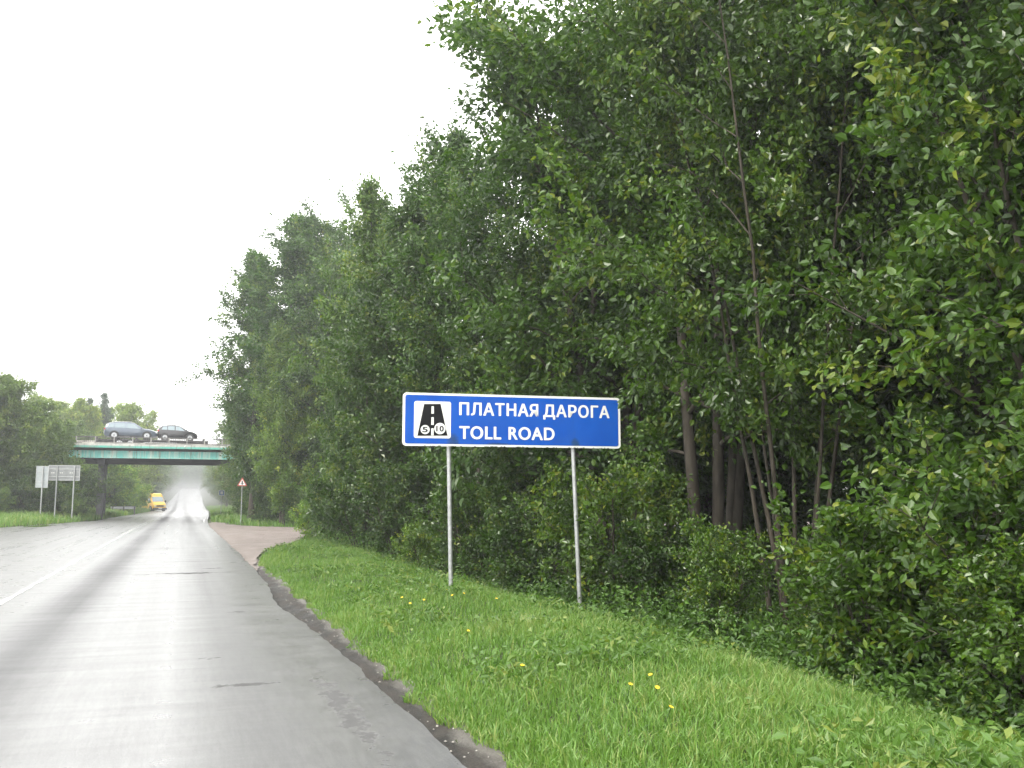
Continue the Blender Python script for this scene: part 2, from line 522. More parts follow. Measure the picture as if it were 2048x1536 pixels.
ys_road = np.unique(np.concatenate([np.arange(-40, 2, 2.0), np.arange(2, 40, 0.09), np.arange(40, 90, 0.5), np.arange(90, 486, 4.0)]))
rag = 0.035 * lattice_noise(ys_road * 0.5, ys_road * 0, 3) + 0.022 * lattice_noise(ys_road * 1.9, ys_road * 0, 4) + 0.012 * lattice_noise(ys_road * 11, ys_road * 0, 6)
rag = rag * np.clip((60 - ys_road) / 30, 0, 1)
bay = -0.20 * np.exp(-((ys_road - 14.0) / 3.0) ** 2)          # the edge is broken away beside the sign
road_o = link(strip('road', ys_road, edge_l(ys_road), edge_r(ys_road) + rag + bay, road_z(ys_road), M['road'], 14, 0.10))
tag(road_o, 'wet grey asphalt road running to the horizon', kind='structure')

# dirt strip beside the asphalt
ys_s = np.unique(np.concatenate([np.arange(0, 34, 0.12), np.arange(34, 70, 0.5)]))
sh_w = 0.31 + 0.05 * lattice_noise(ys_s * 0.8, ys_s * 0, 14) + 0.06 * lattice_noise(ys_s * 3.1, ys_s * 0, 15)
sh_w = np.clip(sh_w, 0.12, 0.6)
tt = np.linspace(0, 1, 7)
xl_s, xr_s = edge_r(ys_s) - 0.45, edge_r(ys_s) + sh_w
Xs = xl_s[:, None] * (1 - tt) + xr_s[:, None] * tt
Zs = ground_z(Xs, np.repeat(ys_s[:, None], 7, 1)) + 0.012 + 0.012 * lattice_noise(Xs * 7, ys_s[:, None] * 7 + Xs * 0, 21)
Zs = np.minimum(Zs, -0.02)
Zs[:, :2] = -0.11
shoulder = link(strip('road_shoulder', ys_s, xl_s, xr_s, Zs, M['dirt'], 7))
tag(shoulder, 'strip of dark wet dirt along the broken asphalt edge', kind='structure')

# reddish gravel side road
DRIVE = [(1.30, 17.5), (1.45, 19.5), (1.65, 22), (1.90, 25), (2.5, 29), (3.5, 34), (4.9, 39.5), (7.5, 42.5), (14, 44), (40, 46), (40, 56), (14, 55), (7, 54), (4.6, 56.5), (3.0, 62), (2.3, 69), (1.7, 69), (1.3, 60), (1.3, 30)]
ys_d = np.unique(np.round(np.concatenate([np.arange(17.5, 40, 0.2), np.arange(40, 58, 0.25), np.arange(58, 69.5, 0.5)]), 3))
xr_d = np.interp(ys_d, [17.5, 19.5, 22, 25, 29, 34, 39.5, 41.5, 43, 44.5, 52.5, 54, 56.5, 62, 69.5], [1.30, 1.45, 1.65, 1.90, 2.5, 3.5, 4.9, 6.4, 12, 40, 40, 7.5, 4.8, 3.0, 1.9])
xr_d = xr_d + 0.10 * lattice_noise(ys_d * 0.9, ys_d * 0, 51) + 0.05 * lattice_noise(ys_d * 3, ys_d * 0, 52)
tt = np.linspace(0, 1, 24) ** 1.6
Xd = 1.15 * (1 - tt) + xr_d[:, None] * tt
Zd = ground_z(Xd, np.repeat(ys_d[:, None], 24, 1)) + 0.035 + 0.012 * lattice_noise(Xd * 2, ys_d[:, None] * 2 + Xd * 0, 53)
Zd = np.where(Xd < edge_r(ys_d)[:, None] + 0.1, np.minimum(Zd, -0.03), Zd)
i_ = (np.arange(len(ys_d) - 1)[:, None] * 24 + np.arange(23)[None, :]).ravel()
side_road = link(bpy.data.objects.new('side_road', mesh_np('side_road', np.stack([Xd, np.repeat(ys_d[:, None], 24, 1), Zd], -1).reshape(-1, 3), np.stack([i_, i_ + 1, i_ + 25, i_ + 24], 1), M['gravel'], True)))
tag(side_road, 'reddish gravel side road turning off to the right', kind='structure')

# road paint and damage, parts of the road
def ribbon(name, ys, xc, w, mat, dz=0.004, rough=0.0, seed=0, parent=road_o):
    ys = np.asarray(ys, float)
    j = rough * lattice_noise(ys * 4, ys * 0, seed); k = rough * lattice_noise(ys * 4, ys * 0, seed + 1)
    return link(strip(name, ys, xc - w / 2 + j, xc + w / 2 + k, road_z(ys) + dz, mat, 2), parent)

ribbon('centre_line', np.arange(3, 70, 0.25), road_c(np.arange(3, 70, 0.25)), 0.10, M['line'], rough=0.02, seed=31)
for k, y0 in enumerate(np.arange(74, 170, 8.0)):
    yy = np.linspace(y0, y0 + 4.5, 8)
    ribbon('centre_line', yy, road_c(yy), 0.11, M['line'], 0.004)
yy = np.arange(70, 300, 5.0)
ribbon('edge_line', yy, edge_r(yy) - 0.25, 0.10, M['line'], 0.004)

def blot(name, cx, cy, rx, ry, mat, seed, dz=0.004, n=44, jag=0.45):
    """irregular flat patch on the asphalt"""
    t = np.linspace(0, 2 * pi, n, endpoint=False)
    r = 1 + jag * lattice_noise(np.cos(t) * 2.1 + seed * 3.7, np.sin(t) * 2.1, seed) + 0.5 * jag * lattice_noise(np.cos(t) * 6 + seed, np.sin(t) * 6, seed + 5)
    v = np.stack([cx + rx * r * np.cos(t), cy + ry * r * np.sin(t), np.full(n, dz)], 1)
    v = np.concatenate([v, [[cx, cy, dz]]])
    f = np.array([(i, (i + 1) % n, n) for i in range(n)])
    return link(bpy.data.objects.new(name, mesh_np(name, v, f, mat)), road_o)
def crack_band_line(x0, x1, y, seed, w=0.035):
    xs = np.linspace(x0, x1, 60)
    yc = y + 0.10 * lattice_noise(xs * 1.2, xs * 0, seed) + 0.03 * lattice_noise(xs * 6, xs * 0, seed + 2)
    ww = w * (0.6 + 0.5 * lattice_noise(xs * 3, xs * 0, seed + 4))
    v = np.concatenate([np.stack([xs, yc - ww, np.full(60, 0.003)], 1), np.stack([xs, yc + ww, np.full(60, 0.003)], 1)])
    i = np.arange(59)
    link(bpy.data.objects.new('crack_band', mesh_np('crack_band', v, np.stack([i, i + 1, i + 61, i + 60], 1), M['crack_band'])), road_o)
for i, (a, b, y, w) in enumerate([(-1.2, 1.0, 20.25, 0.025), (-1.0, 1.3, 24.2, 0.03), (-2.2, 0.9, 31.0, 0.035), (-6, 1.5, 92.0, 0.30)]):  # the last and widest is a dark band across the road under the bridge
    crack_band_line(a, b, y, 60 + i, w)
for i, (x, y, rx, ry) in enumerate([(-6.9, 80, 0.5, 5.0), (-8.6, 62, 0.7, 2.2)]):
    blot('puddle', x + 0.6, y, rx, ry, M['wet_patch'], 80 + i, 0.004)

# ------------------------------------------------------------------ plants
def tubes(paths, sides):
    """paths: list of (points (k,3), radii (k,)) -> verts, quads"""
    V, F, n = [], [], 0
    ang = np.linspace(0, 2 * pi, sides, endpoint=False)
    for P, r in paths:
        P = np.asarray(P, float); r = np.asarray(r, float)
        d = np.gradient(P, axis=0)
        d /= np.linalg.norm(d, axis=1, keepdims=True) + 1e-9
        ref = np.where(np.abs(d[:, 2:3]) > 0.9, np.array([[1.0, 0, 0]]), np.array([[0, 0, 1.0]]))
        a = np.cross(d, ref); a /= np.linalg.norm(a, axis=1, keepdims=True) + 1e-9
        b = np.cross(d, a)
        ring = P[:, None, :] + r[:, None, None] * (a[:, None, :] * np.cos(ang)[None, :, None] + b[:, None, :] * np.sin(ang)[None, :, None])
        k = len(P)
        V.append(ring.reshape(-1, 3))
        i = np.arange(k - 1)[:, None] * sides; j = np.arange(sides)[None, :]; j2 = (j + 1) % sides
        F.append(np.stack([i + j, i + j2, i + sides + j2, i + sides + j], -1).reshape(-1, 4) + n)
        n += k * sides
    return np.concatenate(V), np.concatenate(F)

def unit(v):
    return v / (np.linalg.norm(v, axis=-1, keepdims=True) + 1e-9)

def leaf_mesh(pos, out, size, rng, aspect=0.62, droop=0.35, upn=0.5, tint=None, oval=False):
    n = len(pos)
    a = unit(0.7 * out + rng.normal(0, 0.65, (n, 3)) - np.array([0, 0, droop]))
    nrm = unit(rng.normal(0, 0.75, (n, 3)) + np.array([0, 0, upn]) + 0.35 * out)
    b = unit(np.cross(nrm, a)); nrm = np.cross(a, b)
    L = size * rng.uniform(0.5, 1.35, (n, 1)); W = L * aspect * rng.uniform(0.8, 1.15, (n, 1)) * 0.5
    fold = W * rng.uniform(0.15, 0.6, (n, 1))
    if tint is None:
        tint = rng.uniform(0, 1, n)
    if oval:
        v = np.stack([pos, pos + a * L * 0.28 + b * W * 0.9 + nrm * fold, pos + a * L * 0.66 + b * W * 0.8 + nrm * fold * 0.7, pos + a * L - nrm * fold * 0.8,
                      pos + a * L * 0.66 - b * W * 0.8 + nrm * fold * 0.7, pos + a * L * 0.28 - b * W * 0.9 + nrm * fold], 1).reshape(-1, 3)
        i = np.arange(n)[:, None] * 6
        f = np.concatenate([i + np.array([[0, 3, 2, 1]]), i + np.array([[0, 5, 4, 3]])], 1).reshape(-1, 4)
        return v, f, np.repeat(np.clip(tint, 0, 1), 6)
    v = np.stack([pos, pos + a * L * 0.45 + b * W + nrm * fold, pos + a * L - nrm * fold * 0.6, pos + a * L * 0.45 - b * W + nrm * fold], 1).reshape(-1, 3)
    i = np.arange(n)[:, None] * 4
    f = np.concatenate([i + np.array([[0, 3, 2]]), i + np.array([[0, 2, 1]])], 1).reshape(-1, 3)
    return v, f, np.repeat(np.clip(tint, 0, 1), 4)

def gen_tree(seed, H, Rad, h0, stems, nprim, nsec, nleaf, leaf, prof, scatter=0.16, elev=(20, 65), trunk_r=0.14, aspect=0.62, stem_spread=0.5, bark='bark', leafmat='leaf', droop=0.35, base_tint=0.42, drooptwig=0.0, lean=(0, 0), oval=False, minlen=0.35):
    rng = np.random.default_rng(seed)
    paths_big, paths_mid, paths_small, twigs = [], [], [], []
    stemP = []
    for s in range(stems):
        ang = rng.uniform(0, 2 * pi)
        off = 0.0 if stems == 1 else rng.uniform(0.1, 0.35)
        sp = (0.0 if stems == 1 else stem_spread) * rng.uniform(0.5, 1.0) * Rad
        top = H * (1.0 if s == 0 else rng.uniform(0.72, 0.98))
        k = 12
        u = np.linspace(0, 1, k)
        wob = np.cumsum(rng.normal(0, 0.05, (k, 2)) * (H / 12), 0)
        x = math.cos(ang) * (off + sp * u ** 1.15) + wob[:, 0] * u + lean[0] * u
        y = math.sin(ang) * (off + sp * u ** 1.15) + wob[:, 1] * u + lean[1] * u
        P = np.stack([x, y, u * top * 0.97 - 0.25 * (u == 0)], 1)
        r = trunk_r * (1.0 if stems == 1 else rng.uniform(0.55, 0.9)) * (1 - 0.93 * u ** 0.9) + 0.008
        r[0] *= 1.35
        paths_big.append((P, r)); stemP.append((P, r, top))
        twigs.append((P[-2], P[-1], 0.5))
    for i in range(nprim):
        P, r, top = stemP[i % stems]
        t = (i + rng.uniform(0, 1)) / nprim
        t = t ** 0.85
        h = h0 + (top - h0) * t
        uu = np.clip(h / (top * 0.97), 0, 0.99) * (len(P) - 1)
        j = int(uu); fr = uu - j
        s = P[j] * (1 - fr) + P[j + 1] * fr; rs = r[j] * (1 - fr) + r[j + 1] * fr
        az = i * 2.39996 + rng.normal(0, 0.45)
        L = max(minlen, Rad * prof(t) * rng.uniform(0.55, 1.15))
        e = R(elev[0] + (elev[1] - elev[0]) * t + rng.normal(0, 9))
        d = np.array([math.cos(az) * math.cos(e), math.sin(az) * math.cos(e), math.sin(e)])
        q = np.linspace(0, 1, 6)[:, None]
        bend = np.array([0, 0, rng.uniform(-0.25, 0.18) - drooptwig]) * L
        pp = s + d * L * q + bend * q ** 2 + np.cumsum(rng.normal(0, 0.03 * L, (6, 3)), 0) * q
        pr = np.linspace(min(rs * 0.6, 0.02 + 0.014 * L), 0.006, 6)
        paths_mid.append((pp, pr))
        for k in range(nsec):
            g = rng.uniform(0.2, 1.0)
            gj = min(int(g * 5), 4); gf = g * 5 - gj
            b0 = pp[gj] * (1 - gf) + pp[gj + 1] * gf
            dd = unit(d * 0.7 + rng.normal(0, 0.62, 3) + np.array([0, 0, 0.15 - drooptwig]))
            Ls = L * rng.uniform(0.18, 0.42) + 0.12
            b1 = b0 + dd * Ls - np.array([0, 0, drooptwig * Ls * 0.8])
            twigs.append((b0, b1, Ls))
            paths_small.append((np.array([b0, (b0 + b1) / 2 + rng.normal(0, 0.04 * Ls, 3), b1]), np.array([0.009, 0.006, 0.003])))
    V1, F1 = tubes(paths_big, 8)
    V2, F2 = tubes(paths_mid, 5)
    V3, F3 = tubes(paths_small, 3)
    Vw = np.concatenate([V1, V2, V3]); Fw = np.concatenate([F1, F2 + len(V1), F3 + len(V1) + len(V2)])
    A = np.array([t[0] for t in twigs]); B = np.array([t[1] for t in twigs]); W = np.array([t[2] for t in twigs])
    idx = rng.choice(len(W), nleaf, p=W / W.sum())
    u = rng.uniform(0, 1.1, nleaf)[:, None]
    sct = scatter * rng.gamma(2.0, 0.5, (nleaf, 1))
    pos = A[idx] * (1 - u) + B[idx] * u + unit(rng.normal(0, 1, (nleaf, 3))) * sct
    out = unit((B - A)[idx])
    ct = (rng.normal(0, 0.17, len(W)) + 0.35 * (rng.uniform(0, 1, len(W)) < 0.018))[idx]
    tint = base_tint + ct + rng.normal(0, 0.13, nleaf) + (rng.uniform(0, 1, nleaf) < 0.02) * 0.4
    Lv, Lf, Lt = leaf_mesh(pos, out, leaf, rng, aspect, droop, 0.5, tint, oval)
    return (mesh_np('trunk', Vw, Fw, M[bark], True), mesh_np('crown', Lv, Lf, M[leafmat], False, {'tint': Lt}))

dome = lambda t: max(0.05, math.sin(pi * min(1, t * 0.86 + 0.10))) ** 0.6
tall = lambda t: max(0.06, math.sin(pi * min(1, t * 0.87 + 0.125))) ** 0.8
cone = lambda t: 0.02 + 0.98 * (1 - t)
round_ = lambda t: 0.55 + 0.45 * math.sin(pi * min(1, t + 0.1))

KIND = {}
KIND['hazel_a'] = gen_tree(11, 12.5, 3.3, 1.7, 5, 84, 8, 78000, 0.118, dome, 0.20, trunk_r=0.13, oval=True)
KIND['hazel_b'] = gen_tree(12, 13.5, 3.5, 2.6, 4, 84, 8, 78000, 0.115, dome, 0.20, trunk_r=0.14, oval=True)
KIND['stemmy'] = gen_tree(14, 11.5, 3.4, 2.8, 8, 86, 8, 62000, 0.12, dome, 0.20, trunk_r=0.05, stem_spread=0.72, oval=True, bark='bark_shade')
KIND['low_a'] = gen_tree(13, 9.0, 3.0, 0.5, 6, 80, 8, 62000, 0.115, round_, 0.20, trunk_r=0.09, stem_spread=0.6, oval=True)
KIND['aspen_a'] = gen_tree(21, 18.0, 3.2, 2.2, 1, 120, 8, 58000, 0.17, tall, 0.24, trunk_r=0.20, base_tint=0.38)
KIND['aspen_b'] = gen_tree(22, 14.0, 3.0, 0.8, 2, 110, 8, 60000, 0.155, tall, 0.22, trunk_r=0.16, stem_spread=0.25, base_tint=0.40)
KIND['shrub_a'] = gen_tree(31, 3.0, 1.5, 0.12, 9, 54, 7, 14000, 0.105, round_, 0.12, trunk_r=0.03, stem_spread=0.7, oval=True)
KIND['shrub_b'] = gen_tree(32, 2.4, 1.5, 0.08, 9, 50, 7, 12000, 0.115, round_, 0.12, trunk_r=0.025, stem_spread=0.8, oval=True)
KIND['far_a'] = gen_tree(41, 12.0, 3.2, 1.0, 2, 80, 7, 22000, 0.27, dome, 0.26, trunk_r=0.16, leafmat='leaf_far', stem_spread=0.3)
KIND['far_b'] = gen_tree(42, 13.0, 3.4, 0.8, 3, 80, 7, 22000, 0.27, round_, 0.26, trunk_r=0.14, leafmat='leaf_far')
KIND['birch'] = gen_tree(43, 15.0, 2.7, 3.2, 1, 90, 7, 20000, 0.23, tall, 0.26, trunk_r=0.15, bark='birch', leafmat='leaf_far', drooptwig=0.25, base_tint=0.55)
KIND['spruce'] = gen_tree(44, 16.0, 4.2, 0.9, 1, 190, 6, 24000, 0.30, cone, 0.12, elev=(-14, 25), trunk_r=0.18, aspect=0.22, leafmat='needle', drooptwig=0.12, minlen=0.1)
HREF = {'hazel_a': 12.5, 'hazel_b': 13.5, 'stemmy': 11.5, 'low_a': 9.0, 'aspen_a': 18.0, 'aspen_b': 14.0, 'shrub_a': 3.0, 'shrub_b': 2.4, 'far_a': 12.0, 'far_b': 13.0, 'birch': 15.0, 'spruce': 16.0}

def plant(kind, name, x, y, h, label, cat='tree', group=None, rz=None, wide=1.0, color=(1, 1, 1), base=None, seed=[0]):
    seed[0] += 1
    rng = np.random.default_rng(900 + seed[0])
    tr, cr = KIND[kind]
    s = h / HREF[kind]
    o = empty(name, (x, y, float(ground_z(x, y)) - 0.02 if base is None else base), rng.uniform(0, 2 * pi) if rz is None else rz)
    o.scale = (s * wide, s * wide, s)
    for nm, me in (('trunk', tr), ('crown', cr)):
        c = link(bpy.data.objects.new(nm, me), o)
        c.color = (*color, 1)
    tag(o, label, cat, group)
    return o

RT = 'trees along the right roadside'
LIME = (1.75, 1.55, 1.2); PALE = (1.35, 1.25, 1.1); LIME_LIT = (2.5, 2.2, 1.4); DARK = (0.72, 0.75, 0.78); OLIVE = (1.12, 1.10, 0.85); BLUE = (0.8, 0.92, 1.0)  # second lime tint: light beyond the bridge put into the leaf colour
# front row, right side, from the camera onwards
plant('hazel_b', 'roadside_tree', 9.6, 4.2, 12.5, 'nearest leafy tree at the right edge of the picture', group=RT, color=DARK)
plant('low_a', 'roadside_tree', 9.4, 7.2, 9.0, 'low spreading tree whose leaves hang to the ground right of the toll sign', group=RT, color=(1.05, 1.05, 1))
plant('stemmy', 'roadside_tree', 8.5, 11.7, 11.6, 'many-stemmed tree with bare leaning stems just right of the toll sign', group=RT, color=(1.1, 1.05, 0.9), wide=0.85)
plant('hazel_b', 'roadside_tree', 9.6, 15.6, 15.0, 'tall leafy tree rising directly above the toll sign', group=RT, color=(1.1, 1.1, 1))
plant('hazel_a', 'roadside_tree', 9.1, 18.8, 16.4, 'tall tree whose crown forms the high left edge above the toll sign', group=RT, color=(1.0, 1.02, 1))
plant('low_a', 'roadside_tree', 8.6, 22.5, 9.2, 'bushy low tree seen under the left end of the toll sign', group=RT, color=DARK)
plant('hazel_b', 'roadside_tree', 8.7, 26.0, 13.2, 'tree with ragged pointed top left of the toll sign', group=RT, color=(0.9, 0.95, 0.95))
plant('aspen_b', 'roadside_tree', 7.6, 30.2, 14.2, 'dark green pointed tree behind the mown verge, left of the toll sign', group=RT, color=DARK)
plant('low_a', 'roadside_tree', 7.0, 33.4, 8.6, 'dense rounded dark tree standing over the grass before the side road', group=RT, color=(0.85, 0.9, 0.9), wide=0.8)
plant('aspen_b', 'roadside_tree', 7.0, 35.6, 13.9, 'light green slender tree at the near corner of the side road', group=RT, color=PALE, wide=0.85)
plant('low_a', 'roadside_tree', 6.6, 37.6, 7.6, 'leafy tree reaching the ground at the near corner of the side road', group=RT, color=(1.0, 1.0, 0.95), wide=0.72)
plant('aspen_b', 'roadside_tree', 5.8, 58.6, 12.6, 'yellow-green young tree at the far corner of the side road', group=RT, color=LIME, wide=0.85)
plant('aspen_a', 'roadside_tree', 7.2, 62.0, 20.6, 'tallest dark tree behind the far corner of the side road', group=RT, color=BLUE, wide=1.3)
plant('hazel_b', 'roadside_tree', 9.9, 58.5, 20.0, 'broad tall tree behind the bend of the side road', group=RT, color=(0.95, 1, 1))
plant('aspen_a', 'roadside_tree', 4.5, 66.5, 19.0, 'tall tree with ragged left side overhanging the bridge end', group=RT, color=(0.95, 1.0, 1.0), wide=1.0)
plant('low_a', 'roadside_tree', 5.2, 72.0, 9.6, 'bushy tree whose twigs hang in front of the right end of the bridge', group=RT, color=(1, 1, 1), wide=0.85)
plant('aspen_b', 'roadside_tree', 5.9, 75.0, 12.5, 'tree standing well behind the warning triangle before the bridge', group=RT, color=DARK)
plant('low_a', 'roadside_tree', 6.4, 81.0, 7.0, 'low tree hiding the right end of the bridge', group=RT, color=(0.9, 0.95, 0.9), wide=0.8)
# second row and the wood behind
WOOD = 'trees of the wood behind the right roadside row'
rw = np.random.default_rng(77)
for (xx, y0, y1, st) in ((13.0, 2, 40, 4.3), (17.5, 3, 60, 5.0), (24, 5, 75, 6.0)):
    for yy in np.arange(y0, y1, st):
        kk = rw.integers(3)
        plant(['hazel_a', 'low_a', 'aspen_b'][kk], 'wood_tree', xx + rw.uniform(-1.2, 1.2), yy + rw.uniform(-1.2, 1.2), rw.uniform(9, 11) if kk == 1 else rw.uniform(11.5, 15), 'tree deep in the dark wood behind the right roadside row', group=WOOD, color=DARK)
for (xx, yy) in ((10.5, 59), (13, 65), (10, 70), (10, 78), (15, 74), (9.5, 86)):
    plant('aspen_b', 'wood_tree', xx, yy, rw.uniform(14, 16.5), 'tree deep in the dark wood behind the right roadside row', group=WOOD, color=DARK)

# shrubs under the front row
SH = 'shrubs along the edge of the right wood'
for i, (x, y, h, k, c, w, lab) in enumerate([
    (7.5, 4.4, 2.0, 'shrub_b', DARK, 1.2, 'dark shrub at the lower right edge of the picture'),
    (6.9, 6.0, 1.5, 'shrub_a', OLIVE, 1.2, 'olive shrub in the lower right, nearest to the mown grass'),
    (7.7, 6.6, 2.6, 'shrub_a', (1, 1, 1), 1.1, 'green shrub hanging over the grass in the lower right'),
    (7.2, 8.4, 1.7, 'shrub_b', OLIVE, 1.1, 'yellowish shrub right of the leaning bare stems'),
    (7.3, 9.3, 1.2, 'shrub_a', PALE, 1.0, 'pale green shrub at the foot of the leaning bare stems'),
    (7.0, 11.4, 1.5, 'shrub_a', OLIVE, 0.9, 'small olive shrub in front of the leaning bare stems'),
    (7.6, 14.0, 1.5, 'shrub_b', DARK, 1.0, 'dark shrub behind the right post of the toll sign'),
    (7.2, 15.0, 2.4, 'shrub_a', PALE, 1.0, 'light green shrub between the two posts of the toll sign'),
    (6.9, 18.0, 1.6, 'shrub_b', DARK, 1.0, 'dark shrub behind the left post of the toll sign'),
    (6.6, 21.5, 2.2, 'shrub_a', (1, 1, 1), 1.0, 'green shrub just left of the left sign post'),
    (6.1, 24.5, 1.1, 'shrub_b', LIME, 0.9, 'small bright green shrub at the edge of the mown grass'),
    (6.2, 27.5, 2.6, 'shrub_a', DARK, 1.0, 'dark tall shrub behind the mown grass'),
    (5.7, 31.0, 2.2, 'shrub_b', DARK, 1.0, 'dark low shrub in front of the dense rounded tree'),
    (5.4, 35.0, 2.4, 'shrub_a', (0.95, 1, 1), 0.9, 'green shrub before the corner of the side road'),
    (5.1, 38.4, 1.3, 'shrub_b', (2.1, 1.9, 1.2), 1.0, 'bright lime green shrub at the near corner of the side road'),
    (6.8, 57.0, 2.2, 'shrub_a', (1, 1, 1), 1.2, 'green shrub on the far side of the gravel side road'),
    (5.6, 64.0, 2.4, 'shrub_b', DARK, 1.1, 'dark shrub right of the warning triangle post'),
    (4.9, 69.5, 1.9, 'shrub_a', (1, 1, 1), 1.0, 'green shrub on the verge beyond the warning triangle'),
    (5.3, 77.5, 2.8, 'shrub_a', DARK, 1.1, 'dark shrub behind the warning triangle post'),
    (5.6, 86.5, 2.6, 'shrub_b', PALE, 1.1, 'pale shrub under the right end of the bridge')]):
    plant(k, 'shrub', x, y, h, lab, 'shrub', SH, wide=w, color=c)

# left side before the bridge
LT = 'trees on the left before the bridge'
for (x, y, h, k, c, lab) in [
    (-15.6, 79.0, 12.6, 'far_b', PALE, 'tallest pale tree at the left edge of the picture'),
    (-13.4, 80.5, 10.8, 'birch', PALE, 'feathery pale tree second from the left edge of the picture'),
    (-11.8, 80.0, 10.0, 'far_a', (1.1, 1.1, 1), 'mid green tree above the turned-away signs'),
    (-10.2, 81.0, 8.6, 'far_a', (0.95, 1, 0.95), 'rounded tree standing against the left end of the bridge'),
    (-9.2, 82.0, 7.2, 'far_b', (0.95, 1, 0.95), 'small tree hiding the left end of the turquoise girder'),
    (-14.0, 75.0, 7.0, 'far_a', (0.9, 0.95, 0.95), 'low dark tree at the left edge behind the road signs'),
    (-11.4, 78.0, 6.2, 'far_b', (0.85, 0.9, 0.9), 'bushy tree directly behind the two turned-away road signs'),
    (-19.5, 83.0, 13.0, 'far_a', PALE, 'pale tree only partly in view at the left edge')]:
    plant(k, 'left_tree', x, y, h, lab, 'tree', LT, color=c)
LS = 'shrubs on the left verge'
for (x, y, h, k, c, lab) in [
    (-12.3, 73.0, 1.7, 'shrub_a', PALE, 'pale shrub at the left edge below the trees'),
    (-10.7, 76.5, 2.3, 'shrub_b', DARK, 'dark shrub left of the turned-away signs'),
    (-8.9, 78.5, 2.4, 'shrub_a', (1, 1, 1), 'green shrub behind the larger turned-away sign'),
    (-8.3, 82.5, 3.4, 'shrub_a', DARK, 'tall dark shrub left of the bridge pier'),
    (-7.7, 77.0, 1.3, 'shrub_b', PALE, 'low light shrub under the larger turned-away sign'),
    (-7.0, 113.5, 4.0, 'shrub_a', LIME_LIT, 'bright green shrub just right of the bridge pier'),
    (-6.3, 117.5, 2.3, 'shrub_b', LIME_LIT, 'low bright shrub at the roadside just beyond the bridge'),
    (-7.9, 119.0, 4.8, 'shrub_a', LIME_LIT, 'tall lime shrub behind the bridge on the left bank'),
    (-6.7, 127.0, 3.2, 'shrub_b', LIME_LIT, 'rounded shrub behind the small turned-away triangle'),
    (-9.2, 113.0, 5.6, 'shrub_a', LIME, 'tall pale shrub beyond the bridge behind the pier'),
    (-6.6, 133.0, 3.0, 'shrub_a', LIME_LIT, 'yellow-green shrub just left of the yellow van'),
    (-6.4, 140.0, 2.6, 'shrub_b', LIME_LIT, 'yellow-green shrub hiding the tail of the yellow van')]:
    plant(k, 'shrub', x, y, h, lab, 'shrub', LS, color=c, wide=1.15)

# behind the bridge, left skyline
SK = 'trees seen over the bridge'
for (x, y, h, k, c, lab) in [
    (-17.2, 130, 13.6, 'far_a', LIME, 'pale tree on the skyline nearest the left trees'),
    (-14.9, 127, 13.4, 'birch', LIME, 'white-stemmed birch on the skyline at the left end of the bridge railing'),
    (-12.9, 126, 13.8, 'birch', LIME, 'white-stemmed birch rising over the bridge railing left of the spruces'),
    (-12.1, 133, 14.9, 'spruce', (1.7, 1.7, 1.6), 'narrow spruce on the skyline, the shorter of two'),
    (-11.2, 127, 13.0, 'birch', LIME, 'birch between the two skyline spruces'),
    (-10.4, 135, 15.9, 'spruce', (1.6, 1.6, 1.5), 'taller pointed spruce on the skyline over the blue-grey car'),
    (-8.6, 138, 14.0, 'far_a', LIME, 'broad tree on the skyline over the roof of the blue-grey car'),
    (-7.6, 142, 14.2, 'birch', LIME, 'birch on the skyline right of the broad tree'),
    (-7.0, 158, 14.8, 'far_b', LIME, 'rounded tree on the skyline above the gap between the two cars'),
    (-6.8, 170, 13.4, 'spruce', (1.1, 1.1, 1.1), 'last small conifer on the skyline above the two cars'),
    (-15.5, 138, 13.5, 'far_b', PALE, 'deciduous tree behind the skyline birches')]:
    plant(k, 'skyline_tree', x, y, h, lab, 'tree', SK, color=c, wide=1.0)
for i, (x, y) in enumerate([(-10, 124), (-12, 114), (-13, 124), (-8.6, 134), (-17, 114), (-8.8, 147)]):
    plant(['far_a', 'far_b'][i % 2], 'bank_tree', x, y, 8.5 + (i % 3) * 0.8, 'leafy tree on the left bank seen under the bridge', 'tree', 'trees on the left bank under the bridge', color=(0.95, 1, 0.95))

# trees lining the road beyond the bridge on both sides
AV = 'trees lining the road beyond the bridge'
ra = np.random.default_rng(5)
for yy in np.arange(104, 470, 11.0):
    for side in (1, -1):
        if side < 0 and yy < 150:
            continue
        e = float(edge_r(yy)) if side > 0 else float(edge_l(yy))
        for row in (0, 1):
            x = e + side * (4.3 + row * 5.5 + ra.uniform(-0.8, 0.8))
            k = ['far_a', 'far_b', 'birch', 'spruce'][ra.integers(4)] if row else ['far_a', 'far_b'][ra.integers(2)]
            plant(k, 'avenue_tree', x, yy + ra.uniform(-3, 3), ra.uniform(10, 14) + (2 if row else 0),
                  'tree in the row right of the far road' if side > 0 else 'tree in the row left of the far road beyond the van', 'tree', AV,
                  color=(ra.uniform(0.8, 1.2), ra.uniform(0.9, 1.15), 1))
# the wood that closes the view where the road bends
for i in range(24):
    plant(['far_b', 'spruce'][i % 2], 'distant_tree', -20 + i * 2.4 + ra.uniform(-0.6, 0.6), (500 if i % 2 == 0 else 535) + ra.uniform(-6, 6), ra.uniform(13, 15) if i % 2 == 0 else ra.uniform(17, 21),
          'dark tree of the far wood where the road disappears', 'tree', 'trees of the far wood at the end of the road', color=(0.9, 1, 1.05))

for i, (x, y, h) in enumerate([(3.6, 489, 12), (1.0, 492, 13), (6.2, 493, 13), (-1.6, 495, 12), (8.8, 494, 12.5), (2.3, 500, 16), (4.9, 501, 17)]):
    plant('far_b', 'distant_tree', x, y, h, 'dark tree of the far wood where the road disappears', 'tree', 'trees of the far wood at the end of the road', color=(0.85, 0.95, 1.0))

